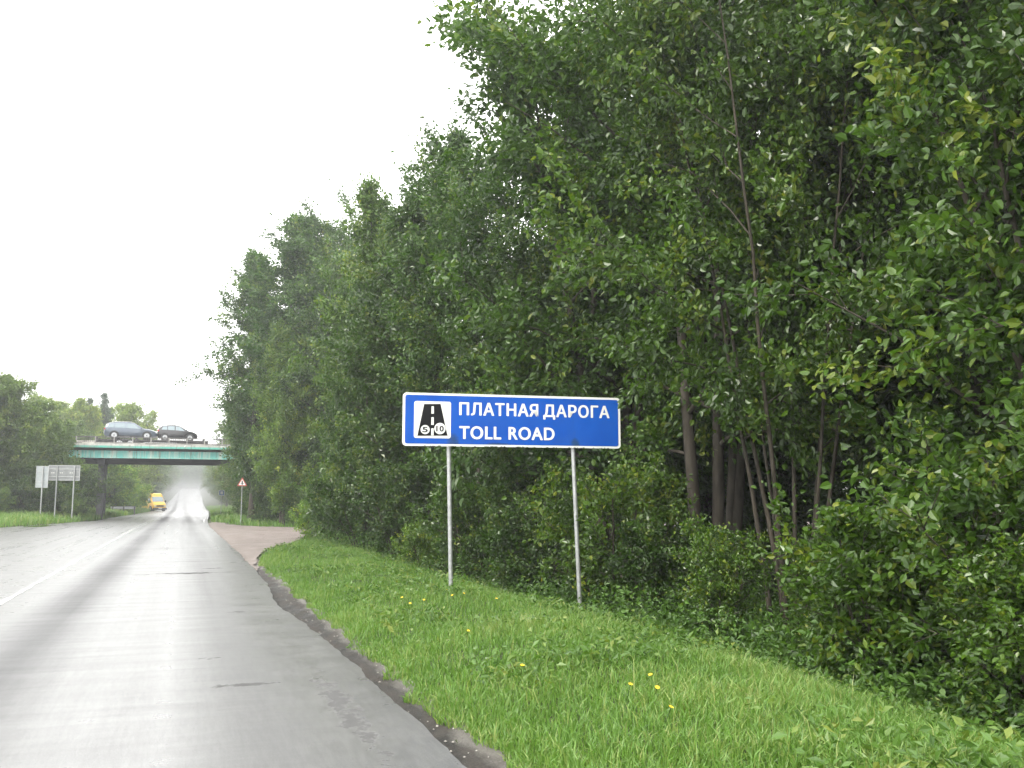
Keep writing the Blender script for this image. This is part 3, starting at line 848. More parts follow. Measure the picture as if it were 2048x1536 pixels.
# ------------------------------------------------------------------ grass
def gen_grass(name, n, sampler, hgt, wid, seed, label, mat='grass', tint_mu=0.5, tall_far=0.0):
    rng = np.random.default_rng(seed)
    X, Y = sampler(rng, n)
    n = len(X)
    Z = ground_z(X, Y) - 0.015
    clump = lattice_noise(X * 1.7, Y * 1.7, 91) * 0.5 + lattice_noise(X * 0.6, Y * 0.6, 92) * 0.5
    H = hgt * rng.uniform(0.45, 1.25, n) * (1 + 0.6 * clump)
    az = rng.uniform(0, 2 * pi, n); lean = rng.uniform(0.15, 0.9, n)
    d = np.stack([np.cos(az), np.sin(az), np.zeros(n)], 1)
    fa = rng.uniform(0, 2 * pi, n)
    w = np.stack([np.cos(fa), np.sin(fa), np.zeros(n)], 1) * (wid * rng.uniform(0.6, 1.3, n))[:, None]
    b = np.stack([X, Y, Z], 1)
    up = np.array([0, 0, 1.0])
    m = b + up * (H * 0.55)[:, None] + d * (H * lean * 0.25)[:, None]
    t = b + up * (H * (1 - 0.35 * lean))[:, None] + d * (H * lean * 0.85)[:, None]
    v = np.stack([b - w / 2, b + w / 2, m + w * 0.42, m - w * 0.42, t], 1).reshape(-1, 3)
    i = np.arange(n)[:, None] * 5
    q = i + np.array([[0, 1, 2, 3]]); tr = i + np.array([[3, 2, 4]])
    tint = np.clip(tint_mu + 0.30 * clump + rng.normal(0, 0.18, n) + (rng.uniform(0, 1, n) < 0.05) * 0.4, 0, 1)
    o = link(bpy.data.objects.new(name, mesh_np(name, v, [q, tr], M[mat], False, {'tint': np.repeat(tint, 5)})))
    tag(o, label, 'grass', kind='stuff')
    return o

def in_drive(X, Y, m=0.0):
    P = np.array(DRIVE); c = np.zeros(X.shape, bool)
    for i in range(len(P)):
        (ax, ay), (bx, by) = P[i], P[i - 1]
        xx = (bx - ax) * (Y - ay) / (by - ay + 1e-12) + ax
        c ^= ((ay > Y) != (by > Y)) & (X < xx + m)
    return c

def verge_near(rng, n):
    # denser close to the camera
    Y = 3.2 * np.exp(rng.uniform(0, 1, n) * math.log(40 / 3.2))
    s = rng.uniform(0.0, 1, n) ** 0.95 * 7.0
    edge = 0.32 + 0.04 * lattice_noise(Y * 0.9, Y * 0, 71) + 0.05 * lattice_noise(Y * 3.3, Y * 0, 72)
    X = edge_r(Y) + s
    ok = (s > edge) & ~in_drive(X, Y, 0.05) & (X < 9.0)
    return X[ok], Y[ok]
def verge_edge(rng, n):
    Y = 3.2 * np.exp(rng.uniform(0, 1, n) * math.log(24 / 3.2))
    edge = 0.24 + 0.06 * lattice_noise(Y * 0.9, Y * 0, 71) + 0.06 * lattice_noise(Y * 3.3, Y * 0, 72)
    s = edge + rng.exponential(0.25, n)
    X = edge_r(Y) + s
    ok = ~in_drive(X, Y, 0.02)
    return X[ok], Y[ok]
def verge_right_far(rng, n):
    Y = rng.uniform(53, 200, n)
    s = rng.uniform(0.25, 6.5, n)
    X = edge_r(Y) + s
    ok = ~in_drive(X, Y, 0.05)
    return X[ok], Y[ok]
def verge_left(rng, n):
    Y = rng.uniform(50, 190, n)
    s = rng.uniform(0.15, 7.0, n)
    X = edge_l(Y) - s
    return X, Y

gen_grass('verge_grass', 205000, verge_near, 0.145, 0.009, 1, 'bright green grass of the verge around the toll sign posts')
gen_grass('edge_grass', 22000, verge_edge, 0.10, 0.008, 2, 'short thin grass creeping over the dirt at the asphalt edge', tint_mu=0.62)
gen_grass('far_verge_grass', 26000, verge_right_far, 0.42, 0.045, 3, 'grass on the right verge beyond the gravel side road')
gen_grass('left_verge_grass', 52000, verge_left, 0.50, 0.045, 4, 'tall grass on the left verge below the turned-away signs', tint_mu=0.58)

gen_grass('grass_stalks', 1300, verge_near, 0.28, 0.007, 6, 'thin pale seed stalks standing above the verge grass', tint_mu=0.95)

def gen_weeds(name, n, sampler, seed, label, leaf=0.09, h=0.25, tint=0.5):
    """low broad-leaved plants"""
    rng = np.random.default_rng(seed)
    X, Y = sampler(rng, n)
    P = np.stack([X, Y, ground_z(X, Y)], 1)
    k = 12
    pos = np.repeat(P, k, 0)
    hh = np.repeat(h * rng.uniform(0.4, 1.4, len(P)), k)
    off = rng.normal(0, 1, (len(pos), 3)) * np.array([0.09, 0.09, 0]) * (h / 0.25)
    off[:, 2] = rng.uniform(0.1, 1, len(pos)) * hh
    out = unit(off * np.array([1, 1, 0]) + 1e-4)
    v, f, t = leaf_mesh(pos + off, out, leaf, rng, 0.5, 0.1, 0.9, np.clip(np.repeat(tint + rng.normal(0, 0.18, len(P)), k) + rng.normal(0, 0.1, len(pos)), 0, 1))
    o = link(bpy.data.objects.new(name, mesh_np(name, v, f, M['weed'], False, {'tint': t})))
    tag(o, label, 'weeds', kind='stuff')

def weed_spots(rng, n):
    Y = 3.4 * np.exp(rng.uniform(0, 1, n) * math.log(38 / 3.4))
    s = rng.uniform(0.6, 7.2, n)
    X = edge_r(Y) + s
    p = np.clip(0.25 + 0.9 * (lattice_noise(X * 0.8, Y * 0.8, 33)) + 0.5 * (s > 4.0), 0, 1)
    ok = (rng.uniform(0, 1, n) < p) & ~in_drive(X, Y, 0.1)
    return X[ok], Y[ok]
def undergrowth_spots(rng, n):
    Y = 3.4 * np.exp(rng.uniform(0, 1, n) * math.log(39 / 3.4))
    s = rng.uniform(4.6, 9.5, n) - 1.2 * smooth(20, 36, Y)
    X = edge_r(Y) + s
    ok = ~in_drive(X, Y, 0.3)
    return X[ok], Y[ok]
gen_weeds('verge_weeds', 6500, weed_spots, 8, 'low broad-leaved weeds growing through the verge grass', 0.075, 0.17, 0.55)
gen_weeds('undergrowth', 8000, undergrowth_spots, 9, 'dark leafy undergrowth along the foot of the wood', 0.085, 0.50, 0.36)

# a few yellow flowers in the verge
fl = np.random.default_rng(17)
stem_me = head_me = None
for i, (x, y) in enumerate([(2.85, 12.4), (3.05, 12.0), (3.5, 12.9), (3.62, 12.5), (3.7, 12.7), (3.85, 11.6), (2.7, 11.5), (2.6, 8.7), (2.5, 6.9), (3.0, 6.1), (3.15, 6.0), (3.4, 6.4), (2.85, 5.3)]):
    o = empty('yellow_flower', (x, y, float(ground_z(x, y))), fl.uniform(0, 6))
    if stem_me is None:
        a = MB().cyl((0, 0, 0), 2, 0.004, 0.258, 5).build('stem', M['weed'], o); stem_me = a.data
        m = MB()
        for q in range(9):
            t = q * 2 * pi / 9
            c, s_ = math.cos(t), math.sin(t)
            m.add([(0, 0, 0.262), (0.022 * c - 0.010 * s_, 0.022 * s_ + 0.010 * c, 0.268), (0.034 * c, 0.034 * s_, 0.272), (0.022 * c + 0.010 * s_, 0.022 * s_ - 0.010 * c, 0.268)], [(0, 1, 2, 3)])
        m.cyl((0, 0, 0.262), 2, 0.010, 0.008, 8)
        b = m.build('flower_head', M['flower'], o); head_me = b.data
    else:
        link(bpy.data.objects.new('stem', stem_me), o); link(bpy.data.objects.new('flower_head', head_me), o)
    o.scale = (0.55, 0.55, fl.uniform(0.6, 0.85)); o.rotation_euler = (fl.uniform(0.2, 0.7), fl.uniform(-0.3, 0.3), fl.uniform(-0.8, 0.8))
    tag(o, 'small yellow flower in the verge grass left of the toll sign', 'flower', 'yellow flowers in the verge')

# ------------------------------------------------------------------ the toll road sign
SW, SHT = 3.60, 0.84
sign = empty('toll_road_sign', (3.20, 14.20, 0.0), R(-6.4))
tag(sign, 'blue toll road sign with white lettering on two pale posts', 'sign')
ZB = 2.315
def rrect(x0, x1, z0, z1, r, n=6):
    p = []
    for (cx, cz, a0) in ((x1 - r, z0 + r, -90), (x1 - r, z1 - r, 0), (x0 + r, z1 - r, 90), (x0 + r, z0 + r, 180)):
        for k in range(n + 1):
            t = R(a0 + 90 * k / n)
            p.append((cx + r * math.cos(t), cz + r * math.sin(t)))
    return p
def sx(p):                 # measured fraction along the panel
    return SW * p / (1.06 - 0.06 * p)
def sz(q):                 # fraction down from the top edge
    return ZB + SHT * (1 - q)
panel = MB().prism(rrect(0, SW, ZB, ZB + SHT, 0.06), 0.0, 0.025).build('panel', M['white'], sign)
face = MB().prism(rrect(0.038, SW - 0.038, ZB + 0.036, ZB + SHT - 0.036, 0.035), -0.003, 0.001).build('blue_face', M['blue'], sign)
x0, x1 = sx(0.052), sx(0.222)
box = MB().prism(rrect(x0, x1, sz(0.852), sz(0.158), 0.035), -0.006, -0.0025).build('pictogram_board', M['white'], sign)
X = lambda zx: sx((zx - 90) / 1850.0)
Zf = lambda zy, zx: sz((zy - (90 + (zx - 90) * 0.0322)) / (455 - (zx - 90) * 0.0138))
MB().prism([(X(217), Zf(462, 217)), (X(473), Zf(462, 473)), (X(411), Zf(192, 411)), (X(271), Zf(192, 271))], -0.009, -0.0055).build('motorway_symbol', M['ink'], box)
for (a, b) in ((212, 275), (305, 370), (400, 460)):
    MB().prism([(X(333), Zf(b, 333)), (X(355), Zf(b, 355)), (X(354), Zf(a, 354)), (X(334), Zf(a, 334))], -0.012, -0.0085).build('lane_dash', M['white'], box)
for (cx_, cy_, r_) in ((282, 410, 0.072), (408, 402, 0.090)):
    MB().cyl((X(cx_), -0.012 if r_ > 0.08 else -0.0125, Zf(cy_, cx_)), 1, r_, 0.0035, 28).build('coin', M['white'], box)

def lettering(name, text, x0, x1, z0, z1, yy, mat, parent, bold=0.042):
    c = bpy.data.curves.new('txt', 'FONT')
    c.body = text
    c.size = 1.0
    c.offset = 0.0
    c.space_character = 1.10
    c.resolution_u = 5
    tmp = bpy.data.objects.new('txt', c)
    COL.objects.link(tmp)
    dg = bpy.context.evaluated_depsgraph_get()
    me = bpy.data.meshes.new_from_object(tmp.evaluated_get(dg))
    bpy.data.objects.remove(tmp)
    co = np.empty(len(me.vertices) * 3, np.float32)
    me.vertices.foreach_get('co', co)
    co = co.reshape(-1, 3)
    desc = text.startswith('Д')
    lo = 0.0 if desc else co[:, 1].min()
    hi = co[:, 1].max()
    n = np.empty_like(co)
    n[:, 0] = x0 + (co[:, 0] - co[:, 0].min()) / (np.ptp(co[:, 0])) * (x1 - x0)
    n[:, 2] = z0 + (co[:, 1] - lo) / (hi - lo) * (z1 - z0)
    n[:, 1] = yy
    # heavier strokes: the outline repeated in thin layers shifted by a few millimetres
    k = bold * (z1 - z0)
    polys = [tuple(p.vertices) for p in me.polygons]
    m = MB()
    for j in range(9):
        t = 2 * pi * j / 8
        dx, dz = (0, 0) if j == 8 else (k * math.cos(t), 0.6 * k * math.sin(t))
        m.add(n + np.array([dx, -0.00012 * j, dz]), polys)
    return m.build(name, mat, parent)
lettering('lettering', 'ПЛАТНАЯ', X(575), X(1240), sz(0.402), sz(0.166), -0.0055, M['white'], sign)
lettering('lettering', 'ДАРОГА', X(1290), X(1845), sz(0.402), sz(0.166), -0.0055, M['white'], sign)
lettering('lettering', 'TOLL', X(577), X(925), sz(0.855), sz(0.617), -0.0055, M['white'], sign)
lettering('lettering', 'ROAD', X(995), X(1378), sz(0.855), sz(0.617), -0.0055, M['white'], sign)
lettering('digit', '5', X(260), X(302), Zf(432, 282), Zf(388, 282), -0.0150, M['ink'], box, 0.05)
lettering('digit', '10', X(378), X(438), Zf(426, 408), Zf(380, 408), -0.0150, M['ink'], box, 0.05)
# algae along the lower rim and under the posts
gr = np.random.default_rng(4)
m = MB()
for k in range(60):
    gx = gr.uniform(0.2, SW - 0.1); gw = gr.uniform(0.008, 0.035); gh = gr.uniform(0.003, 0.010)
    m.box(gx, gx + gw, -0.0012 - 0.00002 * k, 0.001, ZB + 0.001, ZB + 0.001 + gh)
m.build('grime', M['grime'], sign)['kind'] = 'stuff'
for (px, gz_, dx) in ((0.745, float(ground_z(3.95, 14.12)), 0.055), (2.80, float(ground_z(5.98, 13.89)), 0.085)):
    base = gz_ - 0.3
    top = ZB + SHT * 0.9
    pts = np.array([[px + dx * (ZB - z) / 2.3, 0.07, z] for z in np.linspace(base, top, 6)])
    V, F = tubes([(pts, np.full(6, 0.034))], 12)
    po = link(bpy.data.objects.new('post', mesh_np('post', V, F, M['galv'], True)), sign)
    MB().cyl((px + dx * (ZB - top) / 2.3, 0.07, top - 0.001), 2, 0.036, 0.012, 12).build('cap', M['galv'], po)
    for zc in (ZB + 0.18, ZB + 0.62):
        MB().box(px - 0.07, px + 0.07, 0.026, 0.112, zc, zc + 0.04).build('clamp', M['galv'], po)

# ------------------------------------------------------------------ other signs
def tri(cx, zb, w, h, y0, y1, mat, name, parent, r=0.08):
    P = [(cx - w / 2, zb), (cx + w / 2, zb), (cx, zb + h)]
    pts = []
    for i in range(3):
        a, b, c = np.array(P[i - 1]), np.array(P[i]), np.array(P[(i + 1) % 3])
        u1, u2 = (a - b) / np.linalg.norm(a - b), (c - b) / np.linalg.norm(c - b)
        for t in np.linspace(0, 1, 5):
            q = (1 - t) ** 2 * (b + u1 * r) + 2 * t * (1 - t) * b + t * t * (b + u2 * r)
            pts.append(tuple(q))
    return MB().prism(pts, y0, y1).build(name, mat, parent)

gz1 = float(ground_z(3.56, 62))
ws = empty('warning_sign', (3.56, 62.0, gz1), R(-4))
tag(ws, 'red-edged white warning triangle on a thin post by the right wood', 'sign')
ws.scale = (0.86, 0.86, 0.86)
zt = (2.43 - gz1) / 0.86
tri(0, zt, 0.74, 0.66, -0.01, 0.01, M['red'], 'rim', ws)
wf = tri(0, zt + 0.075, 0.50, 0.44, -0.016, -0.0095, M['white'], 'face', ws, 0.04)
MB().prism([(-0.045, zt + 0.10), (0.045, zt + 0.10), (0.045, zt + 0.34), (0, zt + 0.44), (-0.045, zt + 0.34)], -0.021, -0.0155).build('symbol', M['ink'], wf)
MB().prism([(-0.14, zt + 0.17), (0.14, zt + 0.17), (0.14, zt + 0.195), (-0.14, zt + 0.195)], -0.0190, -0.0157).build('symbol', M['ink'], wf)
MB().cyl((0, 0.045, -0.2), 2, 0.028, zt + 0.75, 10).build('post', M['galv'], ws)

def back_sign(name, xs_post, y, x0, x1, z0, z1, mat, label, ribs):
    gz_ = float(ground_z(sum(xs_post) / len(xs_post), y))
    o = empty(name, (xs_post[0], y, gz_))
    tag(o, label, 'sign')
    bx = xs_post[0]
    p = MB().prism(rrect(x0 - bx, x1 - bx, z0 - gz_, z1 - gz_, 0.05), 0.05, 0.07).build('panel', mat, o)
    fr = MB()
    for (a, b, c, d) in ((x0, x1, z1 - 0.05, z1 - 0.005), (x0, x1, z0 + 0.005, z0 + 0.05), (x0 + 0.003, x0 + 0.045, z0 + 0.052, z1 - 0.052), (x1 - 0.045, x1 - 0.003, z0 + 0.052, z1 - 0.052)):
        MB().box(a - bx, b - bx, 0.03, 0.0495, c - gz_, d - gz_).build('edge_strip', M['galv'], p)
    for zz in ribs:
        MB().box(x0 - bx + 0.06, x1 - bx - 0.06, 0.022, 0.0485, zz - gz_, zz - gz_ + 0.06).build('cross_rail', M['galv'], o)
    for xp in xs_post:
        MB().cyl((xp - bx, -0.03, -0.3), 2, 0.045, z1 - gz_ + 0.25, 10).build('post', M['galv'], o)
    return o, bx, gz_
bs, bx, bz = back_sign('direction_sign', (-8.60, -7.47), 74.0, -9.19, -7.10, 2.95, 4.05, M['sign_back'], 'wide grey sign seen from behind on two posts, left of the bridge pier', (3.2, 3.75))
for xx in (-8.95, -8.82, -8.40, -8.28, -7.75, -7.62):
    MB().cyl((xx - bx, 0.044, 3.5 - bz), 1, 0.035, 0.0045, 8).build('pale_spot', M['white'], bs)  # small white discs, pale spots across the sign back
back_sign('narrow_sign', (-9.42,), 73.2, -9.86, -9.06, 2.42, 3.95, M['sign_back_light'], 'tall narrow pale sign seen from behind on one post at far left', (2.8, 3.5))

gzt = float(ground_z(-5.6, 128))
ts = empty('triangle_sign', (-5.6, 123.5, gzt))
tag(ts, 'small grey triangular sign seen from behind among shrubs beside the van', 'sign')
ztb = 2.05 - gzt
tri(0, ztb, 0.9, 0.78, 0.0, 0.02, M['sign_back'], 'panel', ts)
MB().cyl((0, -0.035, -0.2), 2, 0.03, ztb + 0.8, 8).build('post', M['galv'], ts)
gzb = float(ground_z(3.45, 92))
b2 = empty('blue_sign', (3.45, 92.0, gzb))
tag(b2, 'small pale blue square sign half hidden in leaves on the right under the bridge', 'sign')
MB().prism(rrect(-0.26, 0.26, 2.00 - gzb, 2.52 - gzb, 0.05), 0.0, 0.02).build('panel', M['white'], b2)
MB().prism(rrect(-0.22, 0.22, 2.04 - gzb, 2.48 - gzb, 0.04), -0.004, 0.001).build('blue_face', M['pale_blue'], b2)
MB().prism(rrect(-0.11, 0.13, 2.12 - gzb, 2.40 - gzb, 0.03), -0.008, -0.0035).build('white_symbol', M['white'], b2)
MB().cyl((0, 0.06, -0.2), 2, 0.03, 2.6 - gzb, 8).build('post', M['galv'], b2)

# ------------------------------------------------------------------ guard rail
gg = empty('guard_rail', (-6.15, 112.0, float(ground_z(-6.15, 112)) + 0.16), R(40))
tag(gg, 'short low steel guard rail end on the left before the van', 'guard rail')
prof = [(0.0, 0.0), (0.03, 0.04), (0.08, 0.07), (0.03, 0.12), (0.0, 0.155), (0.03, 0.19), (0.08, 0.24), (0.03, 0.28), (0.0, 0.31)]
m = MB()
for (a, b) in ((-1.6, -0.02), (0.02, 1.6)):
    n = len(prof)
    v = [(a, y_, 0.38 + z_) for y_, z_ in prof] + [(b, y_, 0.38 + z_) for y_, z_ in prof] + [(a, y_ - 0.006, 0.38 + z_) for y_, z_ in prof] + [(b, y_ - 0.006, 0.38 + z_) for y_, z_ in prof]
    f = [(i, i + 1, n + i + 1, n + i) for i in range(n - 1)] + [(2 * n + i, 3 * n + i, 3 * n + i + 1, 2 * n + i + 1) for i in range(n - 1)]
    MB().add(v, f).build('beam', M['galv'], gg)
for xp in (-1.4, 0.0, 1.4):
    MB().box(xp - 0.05, xp + 0.05, -0.11, -0.011, -0.3, 0.66).build('post', M['rail'], gg)

# ------------------------------------------------------------------ bridge
BY0, BY1 = 85.0, 100.5
br = empty('road_bridge', (-1.0, BY0, 0.0))
tag(br, 'turquoise girder bridge carrying a road over this road', 'bridge')
def B(name, mat, parent, *boxes, bevel=0):
    m = MB()
    for b in boxes:
        m.box(b[0] + 1.0, b[1] + 1.0, b[2] - BY0, b[3] - BY0, b[4], b[5])
    return m.build(name, mat, parent, bevel=bevel)
XB0, XB1 = -34.0, 34.0
seg = np.linspace(XB0, XB1, 15)
for a, b in zip(seg[:-1], seg[1:]):
    g = B('girder_panel', M['turq'], br, (a + 0.012, b - 0.012, BY0, BY0 + 0.05, 5.16, 5.72))
    B('lower_flange', M['turq'], g, (a + 0.004, b - 0.004, BY0 - 0.14, BY0 + 0.19, 5.09, 5.155))
    B('stiffener', M['turq'], g, (a - 0.006, a + 0.010, BY0 - 0.10, BY0 - 0.002, 5.165, 5.715))
    lg = B('ledge', M['turq_ledge'], br, (a + 0.006, b - 0.006, BY0 - 0.55, BY0 - 0.02, 5.93, 6.10))
for yy in (89.0, 93.0, 97.0, 100.3):
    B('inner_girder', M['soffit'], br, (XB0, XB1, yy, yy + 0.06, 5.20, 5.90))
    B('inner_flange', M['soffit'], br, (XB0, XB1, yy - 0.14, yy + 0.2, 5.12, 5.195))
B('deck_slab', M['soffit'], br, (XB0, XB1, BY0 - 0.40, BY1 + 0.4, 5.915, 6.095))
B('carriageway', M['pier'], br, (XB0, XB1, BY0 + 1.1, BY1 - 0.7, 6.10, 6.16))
sgk = np.linspace(XB0, XB1, 29)
kr = np.random.default_rng(8)
for a, b in zip(sgk[:-1], sgk[1:]):
    B('kerb_stone', M['concrete'], br, (a + 0.01, b - 0.01, BY0 - 0.46 + kr.uniform(-0.01, 0.01), BY0 + 1.09, 6.104, 6.27 + kr.uniform(-0.012, 0.012)))
def railing(y, name_z):
    xs = np.arange(-33.2, 33.5, 1.45)
    for i, x in enumerate(xs):
        B('railing_post', M['rail_post'], br, (x - 0.05, x + 0.05, y - 0.05, y + 0.05, 6.27, 6.86))
        if i % 4 == 1:
            B('post_foot', M['rail'], br, (x - 0.45, x + 0.45, y - 0.11, y - 0.055, 6.275, 6.335))
    for a, b in zip(xs[:-1], xs[1:]):
        bal = [(x - 0.017, x + 0.017, y - 0.017, y + 0.017, 6.42, 6.80) for x in np.linspace(a + 0.05, b - 0.05, 10)[1:-1]]
        q = B('baluster_row', M['rail'], br, *bal)
        q['kind'] = 'stuff'
        B('hand_rail', M['rail'], br, (a + 0.051, b - 0.051, y - 0.04, y + 0.04, 6.805, 6.885))
        B('lower_rail', M['rail'], br, (a + 0.051, b - 0.051, y - 0.02, y + 0.02, 6.38, 6.415))
railing(BY0 - 0.30, 0)
B('crash_barrier', M['concrete'], br, (XB0, -7.2, BY0 + 1.15, BY0 + 1.22, 6.33, 6.60))
B('crash_barrier', M['rail_post'], br, (-7.15, XB1, BY0 + 1.15, BY0 + 1.22, 6.36, 6.50))
B('far_parapet', M['rail_post'], br, (XB0, XB1, BY1 + 0.10, BY1 + 0.18, 6.12, 6.66))
# piers left (in view) and right (behind the trees)
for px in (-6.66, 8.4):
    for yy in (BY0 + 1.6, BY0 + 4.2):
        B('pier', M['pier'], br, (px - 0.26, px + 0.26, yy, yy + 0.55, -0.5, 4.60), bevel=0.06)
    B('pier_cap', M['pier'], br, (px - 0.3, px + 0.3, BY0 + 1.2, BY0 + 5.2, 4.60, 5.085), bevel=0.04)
# earth banks at both ends
def bank(xa, xb, slope_to):
    v, f = [], []
    ysb = np.linspace(BY0 - 4, BY1 + 4, 8)
    for y in ysb:
        edge = 0 if (BY0 - 0.2 <= y <= BY1 + 0.2) else 1
        top = 5.85 if not edge else 2.2
        v += [(xa, y, top), (xb, y, top), (slope_to, y, -0.4)]
    n = len(ysb)
    for i in range(n - 1):
        f += [(3 * i, 3 * i + 1, 3 * i + 4, 3 * i + 3), (3 * i + 1, 3 * i + 2, 3 * i + 5, 3 * i + 4)]
    o = MB().add(v, f).build('embankment', M['ground'])
    tag(o, 'earth bank at the end of the bridge', kind='structure')
bank(-34, -20, -11.5)
bank(34, 22, 12.5)

# ------------------------------------------------------------------ vehicles
def ring(st):
    x, zb, zbelt, zr, wb, wr = st
    half = [(wb * 0.90, zb), (wb, zb + (zbelt - zb) * 0.35), (wb * 0.99, zbelt), (wr, zr - (zr - zbelt) * 0.12), (wr * 0.86, zr), (0, zr + 0.012)]
    pts = [(x, -y, z) for y, z in half] + [(x, y, z) for y, z in half[-2::-1]]
    return pts
def loft(stations, name, mat, parent):
    m = MB()
    n = 11
    v, f = [], []
    for s in stations:
        v += ring(s)
    for k in range(len(stations) - 1):
        for i in range(n):
            j = (i + 1) % n
            f.append((k * n + i, (k + 1) * n + i, (k + 1) * n + j, k * n + j))
    f.append(tuple(range(n))); f.append(tuple(range((len(stations) - 1) * n + n - 1, (len(stations) - 1) * n - 1, -1)))
    o = m.add(v, f).build(name, mat, parent, smooth=True)
    mod = o.modifiers.new('edges', 'EDGE_SPLIT'); mod.split_angle = R(32)
    return o
def at(stations, x):
    S = np.array(stations)
    return [np.interp(x, S[:, 0], S[:, k]) for k in range(1, 6)]
def side_panel(st, xs_lo, xs_hi, t0, t1, side, name, mat, parent, off=0.012, n=6):
    """window or trim lying on the flank between belt (t=0) and roof (t=1)"""
    v = []
    for u in np.linspace(0, 1, n):
        for (xx, t) in ((xs_lo[0] * (1 - u) + xs_lo[1] * u, t0), (xs_hi[0] * (1 - u) + xs_hi[1] * u, t1)):
            zb, zbelt, zr, wb, wr = at(st, xx)
            y = wb * 0.99 * (1 - t) + wr * t
            z = zbelt * (1 - t) + (zr - (zr - zbelt) * 0.12) * t
            v.append((xx, side * (y + off), z))
    f = [(2 * i, 2 * i + 2, 2 * i + 3, 2 * i + 1) for i in range(n - 1)]
    return MB().add(v, f).build(name, mat, parent)
def screen(st, xa, xb, wfa, wfb, name, mat, parent, off=0.014):
    a, b = at(st, xa), at(st, xb)
    za, zb_ = a[2], b[2]
    ya, yb = a[4] * wfa, b[4] * wfb
    nx, nz = -(zb_ - za), (xb - xa)
    L = math.hypot(nx, nz); nx, nz = nx / L, nz / L
    if nz < 0: nx, nz = -nx, -nz
    ox, oz = nx * off, nz * off
    v = [(xa + ox, -ya, za + oz), (xa + ox, 0, za + oz + 0.02), (xa + ox, ya, za + oz), (xb + ox, -yb, zb_ + oz), (xb + ox, 0, zb_ + oz + 0.02), (xb + ox, yb, zb_ + oz)]
    return MB().add(v, [(0, 1, 4, 3), (1, 2, 5, 4)]).build(name, mat, parent)
def wheel(x, y, r, side, parent, w=0.20):
    t = MB().cyl((x, y - w / 2, r), 1, r, w, 22).build('wheel', M['tyre'], parent)
    MB().cyl((x, y + side * (w / 2 + 0.004) - 0.006, r), 1, r * 0.66, 0.012, 18).build('rim', M['rim'], t)
    MB().cyl((x, y + side * (w / 2 + 0.014) - 0.006, r), 1, r * 0.15, 0.012, 10).build('hub', M['plastic'], t)

def car(name, label, loc, rz, st, paint, wheels, wr_, wins, ws_, rear, glass='glass', rails=True):
    o = empty(name, loc, rz)
    tag(o, label, 'car', 'cars on the transporter')
    body = loft(st, 'body', M[paint], o)
    W = max(s[4] for s in st)
    for x in wheels:
        for s in (-1, 1):
            MB().cyl((x, s * (W - 0.02) - 0.03, wr_ + 0.01), 1, wr_ * 1.16, 0.06, 22).build('wheel_arch', M['plastic'], o)
            wheel(x, s * (W - 0.06), wr_, s, o)
    for s in (-1, 1):
        for (lo, hi) in wins:
            side_panel(st, lo, hi, 0.06, 0.90, s, 'side_window', M[glass], o)
        MB().box(st[0][0] + 0.45, st[-1][0] - 0.5, s * W * 1.0 - 0.01, s * W * 1.0 + 0.015, st[4][1] - 0.0, st[4][1] + 0.10).build('sill', M['plastic'], o)
        xm = ws_[0] - 0.12
        zb, zbelt, zr, wb, wt = at(st, xm)
        MB().box(xm - 0.06, xm + 0.08, s * (wb + 0.10) - 0.08, s * (wb + 0.10) + 0.08, zbelt + 0.02, zbelt + 0.15).build('mirror', M[paint], o, bevel=0.02)
        xe = st[-2][0]; e = at(st, xe - 0.03)
        MB().box(xe - 0.14, xe + 0.05, s * e[3] * 0.78 - 0.14, s * e[3] * 0.78 + 0.14, e[1] - 0.10, e[1] - 0.0).build('headlight', M['lamp_glass'], o, bevel=0.02)
        xe = st[1][0]; e = at(st, xe)
        MB().box(xe - 0.03, xe + 0.22, s * e[3] * 0.90 - 0.10, s * e[3] * 0.90 + 0.10, e[1] - 0.12, e[1] + 0.02).build('tail_light', M['lamp_red'], o, bevel=0.02)
        if rails:
            a, b = at(st, -1.4), at(st, 0.0)
            MB().box(-1.5, 0.1, s * a[4] * 0.86 - 0.02, s * a[4] * 0.86 + 0.02, max(a[2], b[2]) + 0.03, max(a[2], b[2]) + 0.06).build('roof_rail', M['chrome'], o)
    screen(st, ws_[0], ws_[1], 0.80, 0.84, 'windscreen', M[glass], o)
    screen(st, rear[0], rear[1], 0.80, 0.84, 'rear_window', M[glass], o)
    xe = st[-1][0]; e = at(st, xe)
    MB().box(xe - 0.03, xe + 0.02, -e[3] * 0.5, e[3] * 0.5, e[0] + 0.02, e[1] - 0.03).build('grille', M['plastic'], o)
    return o

